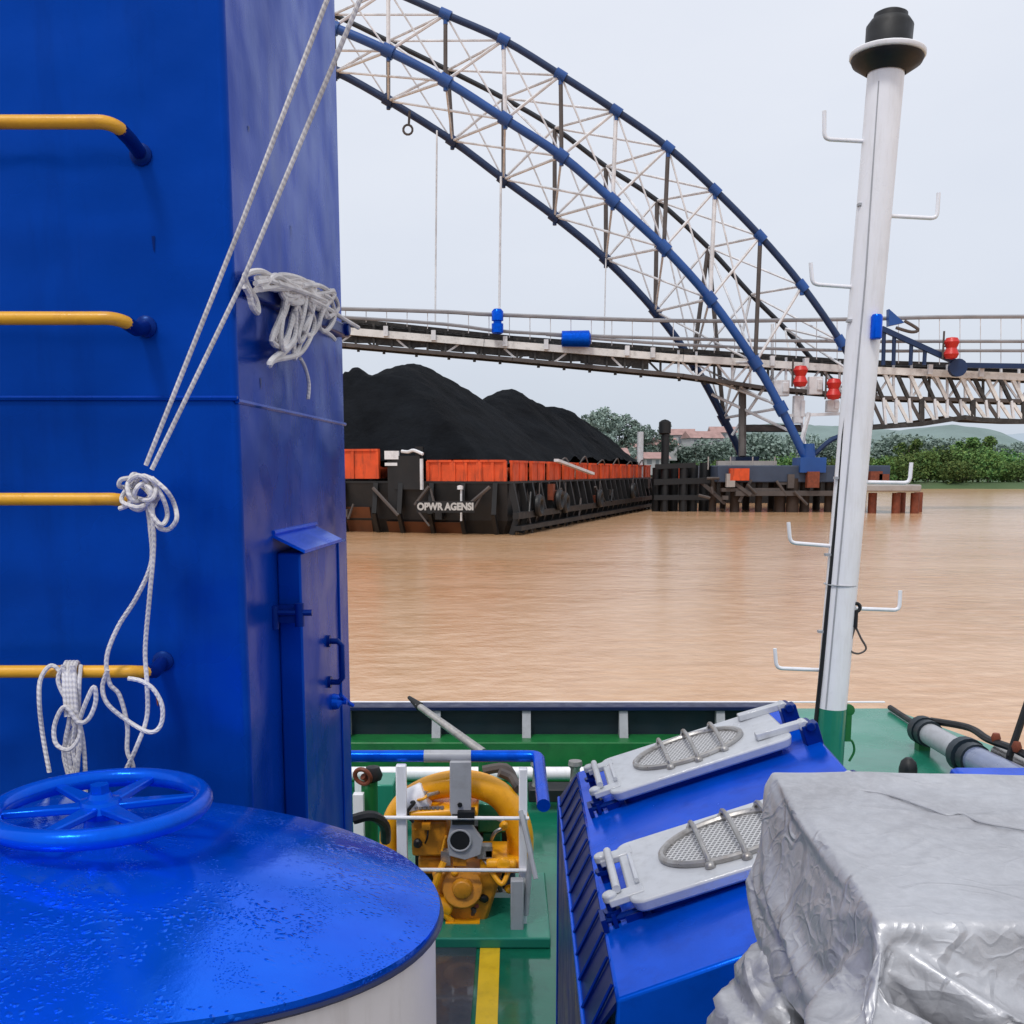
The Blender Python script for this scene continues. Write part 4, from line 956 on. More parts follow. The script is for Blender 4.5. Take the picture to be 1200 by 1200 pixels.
# hatch lids on the slope
su=(a_B-a_A).normalized(); sv=V((0,-1,0)); sn=su.cross(-sv).normalized()
if sn.z<0: sn=-sn
def onslope(px,py):
    r=ray(px,py); o=V((0,0,H)); k=(a_A-o).dot(sn)/r.dot(sn); return o+r*k
def make_lid(c0,rot,label):
    """c0 centre on slope; built in slope axes"""
    Mx=Matrix((su,-sv,sn)).transposed()
    Lr=Mx@Matrix.Rotation(rot,3,'Z')
    def T(x,y,z): return c0+Lr@V((x,y,z))
    r=thing('hatch_lid',label,'hatch lid',c0,'grey hatch lids on the blue skylight')
    LX,LY=.57,.365
    def rr_(lx,ly,rad,z,n=5):
        out=[]
        for sx,sy,a0 in((1,-1,-90),(1,1,0),(-1,1,90),(-1,-1,180)):
            for i in range(n+1):
                a=math.radians(a0+90*i/n); out.append(T(sx*(lx/2-rad)+rad*math.cos(a),sy*(ly/2-rad)+rad*math.sin(a),z))
        return out
    m=MB(); m.hexa(rr_(LX-.02,LY-.02,.03,.03),rr_(LX,LY,.035,.066)); m.build('panel',M['lid'],r,bevel=.008)
    m=MB(); m.hexa(rr_(LX-.07,LY-.07,.03,.001),rr_(LX-.07,LY-.07,.03,.031)); m.build('coaming',M['bluedark'],r)
    T_=T
    def T(x,y,z): return T_(x,y,z-.0185 if z>.075 else z)
    # portlight
    m=MB(); Rm=.148
    ring=[T(Rm*1.15*math.cos(a)-.01,Rm*.82*math.sin(a),.090) for a in [2*math.pi*i/48 for i in range(48)]]
    m.tube(ring,.0095,8,closed=True); pl=m.build('port_ring',M['steel'],r)
    m=MB(); m.v=[T(Rm*1.11*math.cos(2*math.pi*i/48)-.01,Rm*.79*math.sin(2*math.pi*i/48),.0865) for i in range(48)]; m.f=[tuple(range(48))]; m.build('glass',M['port'],pl,smooth=0)
    for x in(-.085,.0,.085):
        yy=Rm*.84*math.sqrt(max(.05,1-((x+.01)/(Rm*1.15))**2))
        m=MB(); m.tube(cr([T(x,-yy-.012,.088),T(x,-yy,.108),T(x,-yy*.5,.128),T(x,0,.132),T(x,yy*.5,.128),T(x,yy,.108),T(x,yy+.012,.088)],5),.0062,8)
        for s_ in(-1,1): m.lathe([(.013,0),(.013,.006),(.008,.012),(0,.014)],T(x,s_*(yy+.014),.086),10,axis=tuple(sn))
        m.build('guard_bar',M['steel'],pl)
    # hinge arms (right end), dog lugs (left end)
    for y in(-.12,.12):
        m=MB(); m.beam(T(LX/2-.10,y,.097),T(LX/2+.045,y,.092),.032,.022,up=tuple(sn)); m.lathe([(.017,-.02),(.017,.02)],T(LX/2+.045,y,.088),12,axis=tuple(Lr@V((0,1,0)))); m.build('hinge_arm',M['lid'],r,bevel=.003)
        m=MB(); m.box(T(LX/2+.06,y,.035),(.05,.05,.07),Lr); m.lathe([(.014,-.035),(.014,.035)],T(LX/2+.06,y,.065),10,axis=tuple(Lr@V((0,1,0)))); m.build('hinge_base',M['bluedark'],r,bevel=.003)
        m=MB(); m.beam(T(-LX/2+.04,y,.080),T(-LX/2-.045,y,.078),.045,.018,up=tuple(sn)); m.lathe([(.018,-.004),(.018,.014),(.01,.018)],T(-LX/2-.04,y,.082),12,axis=tuple(sn)); m.build('lug',M['lid'],r,bevel=.003)
        m=MB(); m.cyl(T(-LX/2-.045,y,.0),T(-LX/2-.045,y,.07),.011,10); m.lathe([(.022,0),(.022,.01)],T(-LX/2-.045,y,.03),6,axis=tuple(sn)); m.build('dog_bolt',M['bluedark'],r)
    m=MB(); m.cyl(T(-LX/2-.02,-.12,.10),T(-LX/2-.02,.12,.10),.010,10); m.cyl(T(-LX/2+.03,-.10,.098),T(-LX/2+.03,.06,.098),.006,8); m.build('handle',M['lid'],r)
    # swing bolts lying on the casing
    for y in(-.30,-.17):
        m=MB(); m.tube([T(-LX/2-.075,y+.04,.022),T(-LX/2+.02,y+.04,.02)],.009,8); m.box(T(-LX/2-.07,y+.04,.022),(.012,.06,.03),Lr); m.box(T(-LX/2-.045,y+.04,.022),(.01,.045,.03),Lr); m.box(T(-LX/2-.0,y+.04,.012),(.04,.03,.024),Lr); m.build('swing_bolt',M['bluedark'],r) if y>-.2 else None
    return r
c1=onslope(817,900); c2=onslope(870,1010)
make_lid(c1+V((0,0,0)),0,'grey hatch lid with oval porthole, farther one, fully visible')
make_lid(c2,0,'grey hatch lid with oval porthole, nearer one, partly behind the silver tarp')
m=MB(); q0=onslope(735,985);q1=onslope(905,932); m.tube([q0+sn*.002,q1+sn*.002],.005,6); m.build('weld_seam',M['blue'],sk)

# ================= TARP ============================================================
import bmesh
zt_=H-.52
ta=P(905,905,1.73); tc=P(1020,1078,1.14)
tp_b=V((1.45,1.72,ta.z-.01)); tp_d=V((1.30,1.12,tc.z-.005))
m=MB()
def addgrid(fn,nu,nv):
    b=len(m.v)
    for j in range(nv+1):
        for i in range(nu+1): m.v.append(fn(i/nu,j/nv))
    for j in range(nv):
        for i in range(nu):
            k=b+j*(nu+1)+i; m.f.append((k,k+1,k+nu+2,k+nu+1))
def topf(a,b_):
    p=ta.lerp(tp_b,a).lerp(tc.lerp(tp_d,a),b_); p.z+=.006*noise.noise(p*6)*min(1,a*6)*min(1,(1-b_)*5); return p
NR=34
BL_=[P(874,1046,1.66),P(880,1085,1.58),P(902,1140,1.46),P(932,1186,1.34),P(952,1212,1.25)]
BF_=[P(952,1212,1.25),P(940,1215,1.07),P(985,1235,1.01),P(1030,1250,.98),P(1075,1236,1.01),P(1116,1216,1.05),P(1138,1216,1.19)]
BR_=[(0,P(1138,1216,1.19)),(.06,P(1180,1216,1.06)),(.18,P(1260,1216,1.04)),(.5,P(1450,1216,1.03)),(1,V((1.30,1.02,H-.9)))]
def seg_lin(L,t):
    k=t*(len(L)-1); i=min(int(k),len(L)-2); return L[i].lerp(L[i+1],k-i)
def seg_key(L,t):
    for (a0,p0),(a1,p1) in zip(L[:-1],L[1:]):
        if t<=a1+1e-9: return p0.lerp(p1,(t-a0)/(a1-a0))
    return L[-1][1]
def drop(A1,B1,b_,fx=0,fy=0):
    p=A1.lerp(B1,b_); k=math.sin(min(1,b_)*math.pi)
    p.x-=fx*k; p.y-=fy*k; p+=(noise.noise_vector(p*5)*.007+noise.noise_vector(p*12)*.002)*min(1,b_*5); return p
addgrid(topf,110,46)
addgrid(lambda a,b_:drop(ta.lerp(tc,a),seg_lin(BL_,a),b_,.018*(1-a)),46,NR)
addgrid(lambda a,b_:drop(tc,seg_lin(BF_,a),b_),48,NR)
addgrid(lambda a,b_:drop(tc.lerp(tp_d,a),seg_key(BR_,a),b_,0,.03*min(1,a*8)),110,NR)
def rg_(p): return 1-2.2*abs(noise.noise(p))
def crumple(p,amp):
    w_=noise.noise_vector(p*3.5)*.10; q=p+w_
    return amp*(.30*rg_(q*4)+.42*rg_(q*10+V((3,1,7)))+.24*rg_(q*22+V((9,4,2)))+.12*rg_(q*44)-.5)
def crumple_mesh(o,fn,ctr):
    me=o.data; bm=bmesh.new(); bm.from_mesh(me); bmesh.ops.remove_doubles(bm,verts=bm.verts,dist=.0004)
    off=V(o['_o'])
    for v_ in bm.verts:
        w_=v_.co+off; v_.co+=(w_-ctr).normalized()*fn(w_)
    bmesh.ops.recalc_face_normals(bm,faces=bm.faces); bm.normal_update(); bm.to_mesh(me); bm.free()
    for p in me.polygons: p.use_smooth=True
tr=thing('tarpaulin','crumpled silver-grey tarpaulin draped over a boxy load','tarp',(.9,1.45,H-1.5))
o=m.build('cover',M['tarp'],origin=(0,0,0),smooth=180)
bm=bmesh.new(); bm.from_mesh(o.data); bmesh.ops.remove_doubles(bm,verts=bm.verts,dist=.0022); bm.to_mesh(o.data); bm.free()
bm=bmesh.new(); bm.from_mesh(o.data)
def dseg(p,a,b_):
    d=b_-a; t=max(0,min(1,(p-a).dot(d)/d.dot(d))); return (p-a-d*t).length
near_=[q for q in bm.verts if min(dseg(q.co,ta,tc),dseg(q.co,tc,tp_d))<.03 and (q.co-tc).length>.05 and not q.is_boundary]
for k in range(4): bmesh.ops.smooth_vert(bm,verts=near_,factor=.5,use_axis_x=True,use_axis_y=True,use_axis_z=True)
for q in bm.verts:
    if q.co.z>H-.53 and q.co.x>.45:
        d_=min(dseg(q.co,ta,tc),dseg(q.co,tc,tp_d),dseg(q.co,ta,tp_b)); k=min(1,d_/.16); k=k*k*(3-2*k)
        q.co.z-=k*(.010+.012*noise.noise(V((q.co.x*4,q.co.y*6,2))))
        q.co.z+=k*.006*rg_(V((q.co.x*5-q.co.y*2,q.co.y*11,4)))
bm.to_mesh(o.data); bm.free()
# let the sheet settle: a short cloth run over the box it covers, edges held where it is lashed
fb=MB(); e=V((0,0,-.014))
fb.hexa([P(866,1050,1.66)+V((.03,0,0)),V((tc.x,1.22,H-.80)),tp_d+V((.03,.05,-.4)),tp_b+V((0,0,-.4))],[ta+e+V((.02,-.01,0)),tc+e+V((.02,.02,0)),tp_d+e+V((0,.02,0)),tp_b+e])
form=fb.build('form',M['grey'],smooth=0); form.modifiers.new('collision','COLLISION'); form.collision.thickness_outer=.002; form.collision.cloth_friction=30
pin=o.vertex_groups.new(name='pin'); vs=o.data.vertices
pin.add([q.index for q in vs if q.co.y>1.712 and q.co.z>H-.54],1,'REPLACE')
pin.add([q.index for q in vs if q.co.x>.75 and 1.3<q.co.y<1.6 and q.co.z>H-.54],1,'REPLACE')
lowline=[seg_key(BR_,t/30) for t in range(31)]; hemline=[seg_lin(BL_+BF_[1:],t/60) for t in range(61)]
pin.add([q.index for q in vs if q.co.x>.5 and q.co.z<H-.62 and q.co.y<1.3 and min((q.co-l).length for l in lowline)<.02],1,'REPLACE')
pin.add([q.index for q in vs if q.co.z<H-.6 and min((q.co-l).length for l in hemline)<.012],1,'REPLACE')
cm=o.modifiers.new('cloth','CLOTH'); cs=cm.settings
cs.quality=6; cs.mass=.15; cs.tension_stiffness=80; cs.compression_stiffness=80; cs.shear_stiffness=50; cs.bending_stiffness=.5; cs.bending_damping=.5
cs.tension_damping=15; cs.compression_damping=15; cs.shear_damping=15; cs.air_damping=3
cs.shrink_min=-.012; cs.shrink_max=-.012; cs.vertex_group_mass='pin'
cm.collision_settings.collision_quality=2; cm.collision_settings.distance_min=.003; cm.collision_settings.use_self_collision=False
cm.point_cache.frame_start=1; cm.point_cache.frame_end=20
for k in range(1,15): sc.frame_set(k)
ev=o.evaluated_get(bpy.context.evaluated_depsgraph_get()).to_mesh(); settled=[q.co.copy() for q in ev.vertices]
o.modifiers.clear(); o.vertex_groups.clear()
for q,c_ in zip(o.data.vertices,settled): q.co=c_
bpy.data.objects.remove(form); sc.frame_set(1)
tro=V(tr['_o'])
for v_ in o.data.vertices: v_.co-=tro
o.data.update(); o.parent=tr; o['_o']=tuple(tro)
sb=o.modifiers.new('sub','SUBSURF'); sb.levels=1; sb.render_levels=1
f=MB(); e=V((0,0,-.045))
top_=[ta+e+V((.025,-.012,0)),tc+e+V((.025,.025,0)),tp_d+e+V((0,.02,0)),tp_b+e]
bot_=[P(866,1050,1.66)+V((.035,0,-.4)),V((tc.x+.02,1.24,H-1.4)),tp_d+V((.0,.07,-.9)),tp_b+V((-.01,-.01,-.9))]
f.hexa(bot_,top_); f.build('load',M['black'],tr)  # coloured black to give the shadow gap below the hem
# rear and right-hand hang of the cloth
m=MB()
addgrid(lambda a,b_:V((ta.lerp(tp_b,a).x,ta.lerp(tp_b,a).y+.003+.03*b_+.01*math.sin(a*40)*b_,ta.lerp(tp_b,a).z-.004-.7*b_)),80,20)
addgrid(lambda a,b_:V((tp_b.lerp(tp_d,a).x+.003+.03*b_+.01*math.sin(a*30)*b_,tp_b.lerp(tp_d,a).y,tp_b.lerp(tp_d,a).z-.004-.7*b_)),40,20)
m.build('hanging_side',M['tarp'],tr,smooth=180)
# sewn seam
m=MB(); m.tube(cr([G(x_,y_,H-.5255) for x_,y_ in((960,921),(1000,925),(1040,931),(1085,946),(1110,955),(1125,953),(1150,963),(1200,972),(1300,990))],6),.0022,6)
for i,v_ in enumerate(m.v): pass
# keep the seam on the cloth
for v_ in m.v:
    r=(v_-V((0,0,H))); k=(zt_-.004-H)/r.z; 
m.build('seam',M['grey'],tr)
m=MB()
c=P(930,1205,1.50); 
nlat,nlon=48,64
for i in range(nlat+1):
    th_=math.pi*i/nlat
    for j in range(nlon):
        ph=2*math.pi*j/nlon; d=V((math.sin(th_)*math.cos(ph)*.118,math.sin(th_)*math.sin(ph)*.12,math.cos(th_)*.150)); m.v.append(c+V((.0,0,-.03))+d)
for i in range(nlat):
    for j in range(nlon):
        j2=(j+1)%nlon; m.f.append((i*nlon+j,i*nlon+j2,(i+1)*nlon+j2,(i+1)*nlon+j))
o=m.build('gathered_skirt',M['tarp'],tr,smooth=180)
crumple_mesh(o,lambda p: crumple(p,.032)+.014*rg_(V((p.x*6,p.y*6,p.z*22+p.x*9))),c)

# ================= MAST ============================================================
YM=4.9
mb,mt=P(964,985,YM),P(1040,66,YM); g0=P(974,829,YM); ax=(mt-mb).normalized()
ms=thing('mast','tall white tubular mast with green foot and black cap','mast',(mb.x,YM,ZP))
foot=mb-ax*((mb.z-ZP)/ax.z)
m=MB(); m.tube([g0,mt],[.073,.080],28); m.build('pole',M['white'],ms)
m=MB(); m.tube([foot,g0],[.075,.0745],28); m.build('green_foot',M['greenp'],ms)
m=MB(); m.torus(P(985,685,YM),.0765,.003,axis=tuple(ax),seg=28,ss=6); m.build('weld_ring',M['grey'],ms)
m=MB(); m.lathe([(.08,-.008),(.160,-.010),(.165,-.004),(.165,.014),(.11,.026)],mt,32,axis=tuple(ax)); m.build('flange',M['white'],ms,bevel=.004)
m=MB(); m.lathe([(.158,-.012),(.150,-.030),(.085,-.075)],mt-ax*.001,32,axis=tuple(ax),cap=False); m.build('flange_underside',M['black'],ms)
m=MB(); m.lathe([(.10,.025),(.102,.125),(.085,.15),(.075,.152),(.073,.175),(.055,.185),(0,.187)],mt,28,axis=tuple(ax)); m.build('cap',M['black'],ms)
m=MB(); m.tube([P(952,884,YM-.02),P(962,790,YM-.03),P(985,560,YM-.03),P(1006,300,YM-.02),P(1024,92,YM)],.011,8)
m.build('conduit',M['black'],ms)
m=MB(); m.tube([P(968,830,YM-.06),P(1014,330,YM-.07),P(1030,95,YM-.06)],.004,6); m.build('cable',M['grey'],ms)
for k,(px,py) in enumerate(((1000,376),(985,560),(974,650),(966,740),(1013,240))):
    m=MB(); m.box(P(px-2,py,YM-.02),(.045,.03,.012)); m.build('clip',M['grey'],ms)
for ex,ey,tx,ty,ax_,ay in((966,163,966,130,1018,166),(952,333,950,308,1006,337),(926,636,924,612,976,640),(910,783,908,760,960,785),(1098,256,1100,226,1042,253),(1066,566,1068,542,1012,565),(1054,715,1055,692,1000,713)):
    a=P(ax_,ay,YM);e=P(ex,ey,YM);t_=P(tx,ty,YM); d1=(a-e).normalized();d2=(t_-e).normalized()
    m=MB(); m.tube([a]+cr([e+d1*.025,e+d1*.007+d2*.007,e+d2*.025],4)+[t_],.0092,10); m.build('step',M['white'],ms)
m=MB(); c=P(1027,383,YM-.09); m.lathe([(.02,-.055),(.026,-.05),(.026,.045),(.02,.055)],c,14); m.build('junction_box',M['blue'],ms)
# shackle with wire sling
sh=thing('wire_sling','short wire sling hanging from a dark shackle on the mast step','sling',P(1003,715,YM-.03))
m=MB(); m.torus(P(1003,712,YM-.04),.02,.009,axis=(0,1,0),seg=16,ss=8); m.cyl(P(1003,715,YM-.04),P(1002,735,YM-.04),.012,8); m.build('shackle',M['black'],sh)
m=MB(); m.tube(cr([P(1002,735,YM-.04),P(997,752,YM-.04),P(996,762,YM-.04),P(1006,766,YM-.04),P(1015,760,YM-.04),P(1009,748,YM-.04),P(1003,735,YM-.04)],4),.005,6); m.build('wire',M['brownsteel'],sh)
# fittings at the foot of the mast
m=MB(); c=P(994,832,YM); m.lathe([(.012,-.012),(.03,-.01),(.03,.01),(.012,.012)],c,14,axis=(0,1,0)); m.box(c-V((0.003,0,.09)),(.035,.03,.13)); m.build('pulley',M['greenb'],ms)
m=MB(); m.tube(cr([P(988,868,YM),P(998,868,YM),P(1001,880,YM),P(995,892,YM)],4),.006,8); m.build('hook',M['greenb'],ms)
# oval pipe stub on raised deck
st=thing('deck_stub','short black oval-topped pipe stub on the raised green deck','pipe stub',G(1063,922,ZP))
c=G(1063,922,ZP); m=MB(); m.tube([c,c+V((0,0,.12)),c+V((0,0,.16)),c+V((0,0,.185))],[.055,.055,.045,.02],18); m.build('stub',M['black'],st)
m=MB(); m.torus(c+V((0,0,.008)),.066,.008,seg=20,ss=6); m.build('collar',M['yellow'],st)
# edge rod, boom with collars, rail post
a=P(1044,829,8.15);b_=P(1090,858,7.3)
m=MB(); m.cyl(G(1043,829,ZP+.03),G(1090,860,ZP+.03),.022,8); tag(m.build('edge_rail',M['black'],origin=G(1060,840,ZP)),'thin black rail along the far edge of the raised deck','rail')
bo=thing('stowed_boom','blue-grey tubular boom with black collars stowed along the deck edge','boom',G(1140,885,ZP))
q0=P(1082,856,7.0);q1=P(1132,885,6.3);q2=P(1215,926,5.4)
m=MB(); m.cyl(q0,q1,.075,18); m.build('tube',M['grey'],bo)
M['slate']=paint('slate_blue_paint',(.20,.24,.38),.3,.2,5,wet=.4)
m=MB(); m.cyl(q1,q2,.085,18); m.build('tube',M['slate'],bo)
for p,r in((q0,.1),(q0.lerp(q1,.12),.092),(q1,.115),(q1.lerp(q2,.12),.10)):
    d=(q2-q0).normalized(); m=MB(); m.cyl(p-d*.04,p+d*.04,r,18); m.build('collar',M['navy'],bo)
m=MB(); m.tube(cr([q0+V((.05,0,.07)),q0.lerp(q1,.5)+V((.16,0,.10)),q1+V((.14,0,.1)),q1.lerp(q2,.4)+V((.16,0,.10)),q2+V((.25,0,.02))],6),.024,8); m.build('hydraulic_hose',M['black'],bo)
m=MB(); m.tube([q1+V((.2,0,.02)),q2+V((.26,0,-.04))],.05,10); m.build('side_pipe',M['steel'],bo)
for k in(.1,.4):
    m=MB(); m.lathe([(.02,0),(.03,.03),(.02,.06)],q1.lerp(q2,k)+V((.14,0,.10)),10); m.build('cap_nut',M['redbrown'],bo)
for p in(q0,q1.lerp(q2,.3)):
    m=MB(); m.box((p.x,p.y,(p.z+ZP)/2-.03),(.08,.08,max(.02,p.z-ZP-.05))); m.build('support',M['greenb'],bo)
m=MB(); a=P(1183,886,6.0);b_=P(1203,832,6.0); m.cyl(V((a.x,6.0,ZP)),a,.02,8); m.cyl(a,b_+V((.03,0,.15)),.022,8); tag(m.build('rail_post',M['black'],origin=(a.x,6.0,ZP)),'black leaning rail post at the right edge of the deck','post')
m=MB(); c=P(1190,914,4.6); m.box((c.x+.30,c.y+.05,c.z-.03),(1.1,.22,.10)); 
tag(m.build('blue_locker',M['blue'],origin=(c.x,c.y,ZP),bevel=.03),'bright blue locker top just behind the silver tarp','locker')

# ================= DECK MACHINE AND RAILING ========================================
YE=5.35
rl=thing('deck_railing','low railing with thick blue top tube and white posts round the deck machine','railing',(P(540,1085,YE).x,YE,ZD))
e0_=P(300,888,YE); e1_=P(618,886,YE); cz=e1_.z; q=V((e1_.x+.06,YE-.06,cz)); endp=G(637,944,cz-.02)
m=MB(); m.tube([V((e0_.x,YE,cz)),V((e1_.x-.03,YE,cz))]+cr([V((e1_.x,YE,cz)),V((e1_.x+.045,YE-.012,cz)),V((e1_.x+.06,YE-.06,cz))],4)+[V((endp.x,endp.y,cz-.02))],.032,14); m.build('top_tube',M['blue'],rl)
m=MB(); a=P(497,886,YE-.002);b_=P(552,886,YE-.002); m.tube([V((a.x,YE,cz+.0)),V((b_.x,YE,cz+.0))],.0335,14); m.build('scuffed_sleeve',M['grey'],rl)
for px,y0,y1,w_,YY in((470,896,1085,.055,YE-.05),(613,900,1085,.045,YE-.05)):
    a=P(px,y0,YY); m=MB(); m.box((a.x,YY,(a.z+ZD)/2),(w_,.05,a.z-ZD)); m.build('post',M['white'],rl,bevel=.006)
a=P(606,1030,YE-.12); m=MB(); m.box((a.x,YE-.12,(a.z+ZD)/2),(.07,.06,a.z-ZD)); m.build('post',M['grey'],rl,bevel=.006)
for y_ in(958,1019):
    a=P(425 if y_==958 else 470,y_,YE-.09);b_=P(620,y_+1,YE-.09); m=MB(); m.cyl(a,b_,.0105,8); m.build('mid_rail',M['white'],rl)
m=MB(); m.tube([P(612,955,YE-.1),P(622,1000,YE-.1),P(616,1072,YE-.1)],.016,8); m.tube([P(610,950,YE-.14),P(628,1030,YE-.3)],.013,8); m.build('brace',M['grey'],rl)

mc=thing('deck_engine','orange and yellow deck engine with large curved duct behind the railing','engine',(P(540,1085,YE+.25).x,YE+.3,ZD))
YD=YE+.12
# duct
arc=[(455,1000),(457,970),(470,944),(495,927),(525,919),(555,919),(583,930),(600,950),(609,976),(609,1005)]
m=MB(); m.tube(cr([P(x,y,YD) for x,y in arc],6),[.045+.03*min(1,i/25) for i in range(55)],18); m.build('duct',M['hose'],mc)
for i in(1,):
    p=P(480,935,YD); m=MB(); m.torus(p,.082,.012,axis=(1,0,.6),seg=20,ss=6); m.build('duct_clamp',M['orange'],mc)
m=MB(); m.lathe([(.07,-.07),(.08,-.06),(.08,.06),(.07,.07)],P(487,938,YD-.06),14,axis=(1,0,.5)); m.build('filter_cap',M['white'],mc)
# engine block
def bxp(m,x0,y0,x1,y1,Y,dy,R=None):
    a=P(x0,y0,Y);b_=P(x1,y1,Y); m.box(((a.x+b_.x)/2,Y+dy/2,(a.z+b_.z)/2),(abs(b_.x-a.x),dy,abs(a.z-b_.z)))
m=MB(); bxp(m,482,962,524,1004,YE+.02,.35); bxp(m,490,1004,520,1025,YE+.05,.3); m.build('block',M['orange'],mc,bevel=.015)
m=MB(); bxp(m,478,946,560,957,YE+.0,.3); m.cyl(P(480,955,YE),P(560,950,YE),.03,10); m.build('manifold',M['hose'],mc,bevel=.01)
m=MB(); bxp(m,536,952,556,960,YE-.1,.1); m.cyl(P(530,960,YE-.06),P(556,960,YE-.06),.03,12); m.build('valve',M['black'],mc)
m=MB(); bxp(m,562,1008,610,1024,YE-.02,.3); m.cyl(P(570,1012,YE-.04),P(605,1012,YE-.04),.03,10); m.lathe([(.03,-.02),(.045,0),(.03,.02)],P(590,1013,YE-.06),12,axis=(0,1,0)); m.build('pump',M['hose'],mc,bevel=.012)
# tapered sump casing
a=[P(505,1022,YE-.02),P(590,1020,YE-.02),P(570,1082,YE-.02),P(522,1084,YE-.02)]
m=MB(); m.hexa(a,[p+V((0,.35,0)) for p in a]); m.build('gearcase',M['orange'],mc,bevel=.02)
m=MB(); m.cyl(P(542,1040,YE-.06),P(542,1040,YE+.1),.11,18); m.lathe([(.06,0),(.05,.04),(.02,.05)],P(542,1040,YE-.06),14,axis=(0,-1,0)); m.build('gear_cover',M['orange'],mc,bevel=.006)
m=MB(); m.tube(cr([P(520,1010,YE-.06),P(512,1030,YE-.08),P(508,1055,YE-.06),P(530,1080,YE-.05)],6),.018,8); m.build('fuel_line',M['hose'],mc)
m=MB(); m.tube(cr([P(575,1020,YE-.06),P(588,1036,YE-.1),P(596,1020,YE-.06)],6),.014,8); m.build('fuel_line',M['hose'],mc)
m=MB(); m.cyl(P(508,1056,YE-.02),P(530,1064,YE-.02),.055,14); bxp(m,505,1050,528,1078,YE+.0,.2); m.build('starter',M['hose'],mc,bevel=.01)
m=MB(); bxp(m,522,1082,562,1090,YE-.08,.4); m.build('foot_pad',M['hose'],mc)
for k in range(7):
    px=488+k*5; m=MB(); m.lathe([(.012,0),(.012,.015)],P(px,948,YE-.01),6,axis=(0,0,1)); m.build('bolt',M['steel'],mc)
rr=random.Random(31)
for k in range(16):
    x_=rr.uniform(478,612); y_=rr.uniform(925,1070); L=[P(x_,y_,YE-.02+rr.uniform(-.04,.12))]
    for q in range(3): x_+=rr.uniform(-16,16); y_+=rr.uniform(-4,18); L.append(P(max(474,min(612,x_)),min(1080,y_),YE+rr.uniform(-.05,.1)))
    m=MB(); m.tube(cr(L,4),rr.uniform(.005,.013),7); m.build(('cable','fuel_line')[k%2],M[('black','hose','steel','brownsteel','white','redbrown')[k%6]],mc)
for k in range(12):
    c=P(rr.uniform(482,608),rr.uniform(962,1070),YE-.01); m=MB()
    if k%2: m.lathe([(.018,-.02),(.026,0),(.02,.03),(.008,.04)],c,10,axis=(rr.uniform(-1,1),-1,rr.uniform(-.5,1)))
    else: m.box(c,(rr.uniform(.03,.08),.06,rr.uniform(.03,.08)))
    m.build('fitting',M[('steel','black','orange','hose')[k%4]],mc)
m=MB(); bxp(m,486,968,600,1078,YE+.34,.12); m.build('dark_backing',M['black'],mc)  # black backing added to darken the gaps in the engine
# green box behind
m=MB(); bxp(m,560,942,592,976,YE+.3,.3); bxp(m,566,976,588,1002,YE+.32,.25); m.build('battery_box',M['greenp'],mc,bevel=.01)
# grey bracket with hole
br=MB(); Yk=YE-.06
def ringplate(cx,cy,r,w0,w1,yt,yb,Y):
    pass
c=P(539,985,Yk)
outer=[P(527,893,Yk),P(552,893,Yk),P(552,950,Yk),P(549,962,Yk),P(566,985,Yk),P(563,1002,Yk),P(545,1008,Yk),P(526,1003,Yk),P(524,985,Yk),P(530,960,Yk),P(527,950,Yk)]
br.hexa(outer,[p+V((0,.035,0)) for p in outer]); bk=br.build('bracket',M['grey'],mc,bevel=.004)
m=MB(); m.lathe([(.055,-.006),(.055,.004)],P(539,985,Yk-.004),24,axis=(0,-1,0)); m.build('black_bore_disc',M['black'],bk)  # flat black disc painted for the dark inside the hole
m=MB(); m.torus(P(539,985,Yk-.008),.058,.006,axis=(0,1,0),seg=24,ss=6); m.build('bore_ring',M['grey'],bk)
m=MB(); m.lathe([(.014,0),(.014,.01)],P(539,943,Yk-.004),6,axis=(0,-1,0)); m.build('bolt',M['black'],bk)
m=MB(); bxp(m,590,1024,604,1046,YE+.1,.3); bxp(m,560,1052,604,1084,YE+.3,.2); m.build('control_box',M['bluegrey'],mc,bevel=.01)
m=MB(); bxp(m,562,1046,598,1052,YE+.05,.08); m.build('white_label_plate',M['white'],mc)
m=MB(); bxp(m,420,1086,660,1106,YE-.28,.9) if False else m.box((P(500,1090,YE).x,YE+.2,ZD+.03),(1.35,.9,.06)); m.build('bedplate',M['greenp'],mc,bevel=.01)
m=MB(); m.tube(cr([P(585,905,YD+.1),P(600,912,YD+.1),P(608,925,YD)],4),.028,8); m.build('exhaust_hose',M['brownsteel'],mc)
m=MB(); m.tube(cr([P(566,903,YD+.3),P(592,900,YD+.3),P(602,915,YD+.3)],4),.03,8); m.build('exhaust_hose',M['brownsteel'],mc)
# left side: green bollard with red valve, black cable
bl=thing('deck_valve','dark green standpipe with a red valve wheel at the tower foot','valve',P(432,970,6.0))
c=P(433,965,6.0); m=MB(); m.cyl(V((c.x,6,ZD)),P(433,915,6.0),.05,14); m.build('standpipe',M['greenb'],bl)
m=MB(); m.torus(P(425,910,5.95),.05,.014,axis=(.3,1,.3),seg=20,ss=8); m.cyl(P(425,910,5.95),P(435,915,6.0),.02,8); m.build('wheel',M['redbrown'],bl)
m=MB(); m.lathe([(.05,-.03),(.06,0),(.04,.05),(0,.06)],P(437,908,6.0),14); m.build('bonnet',M['black'],bl)
m=MB(); m.tube(cr([P(415,960,5.0),P(435,956,5.0),P(450,966,5.1),P(452,985,5.2)],5),.028,8); tag(m.build('black_hose',M['black'],origin=P(435,960,5)),'black hose crossing from the tower to the orange deck engine','hose')
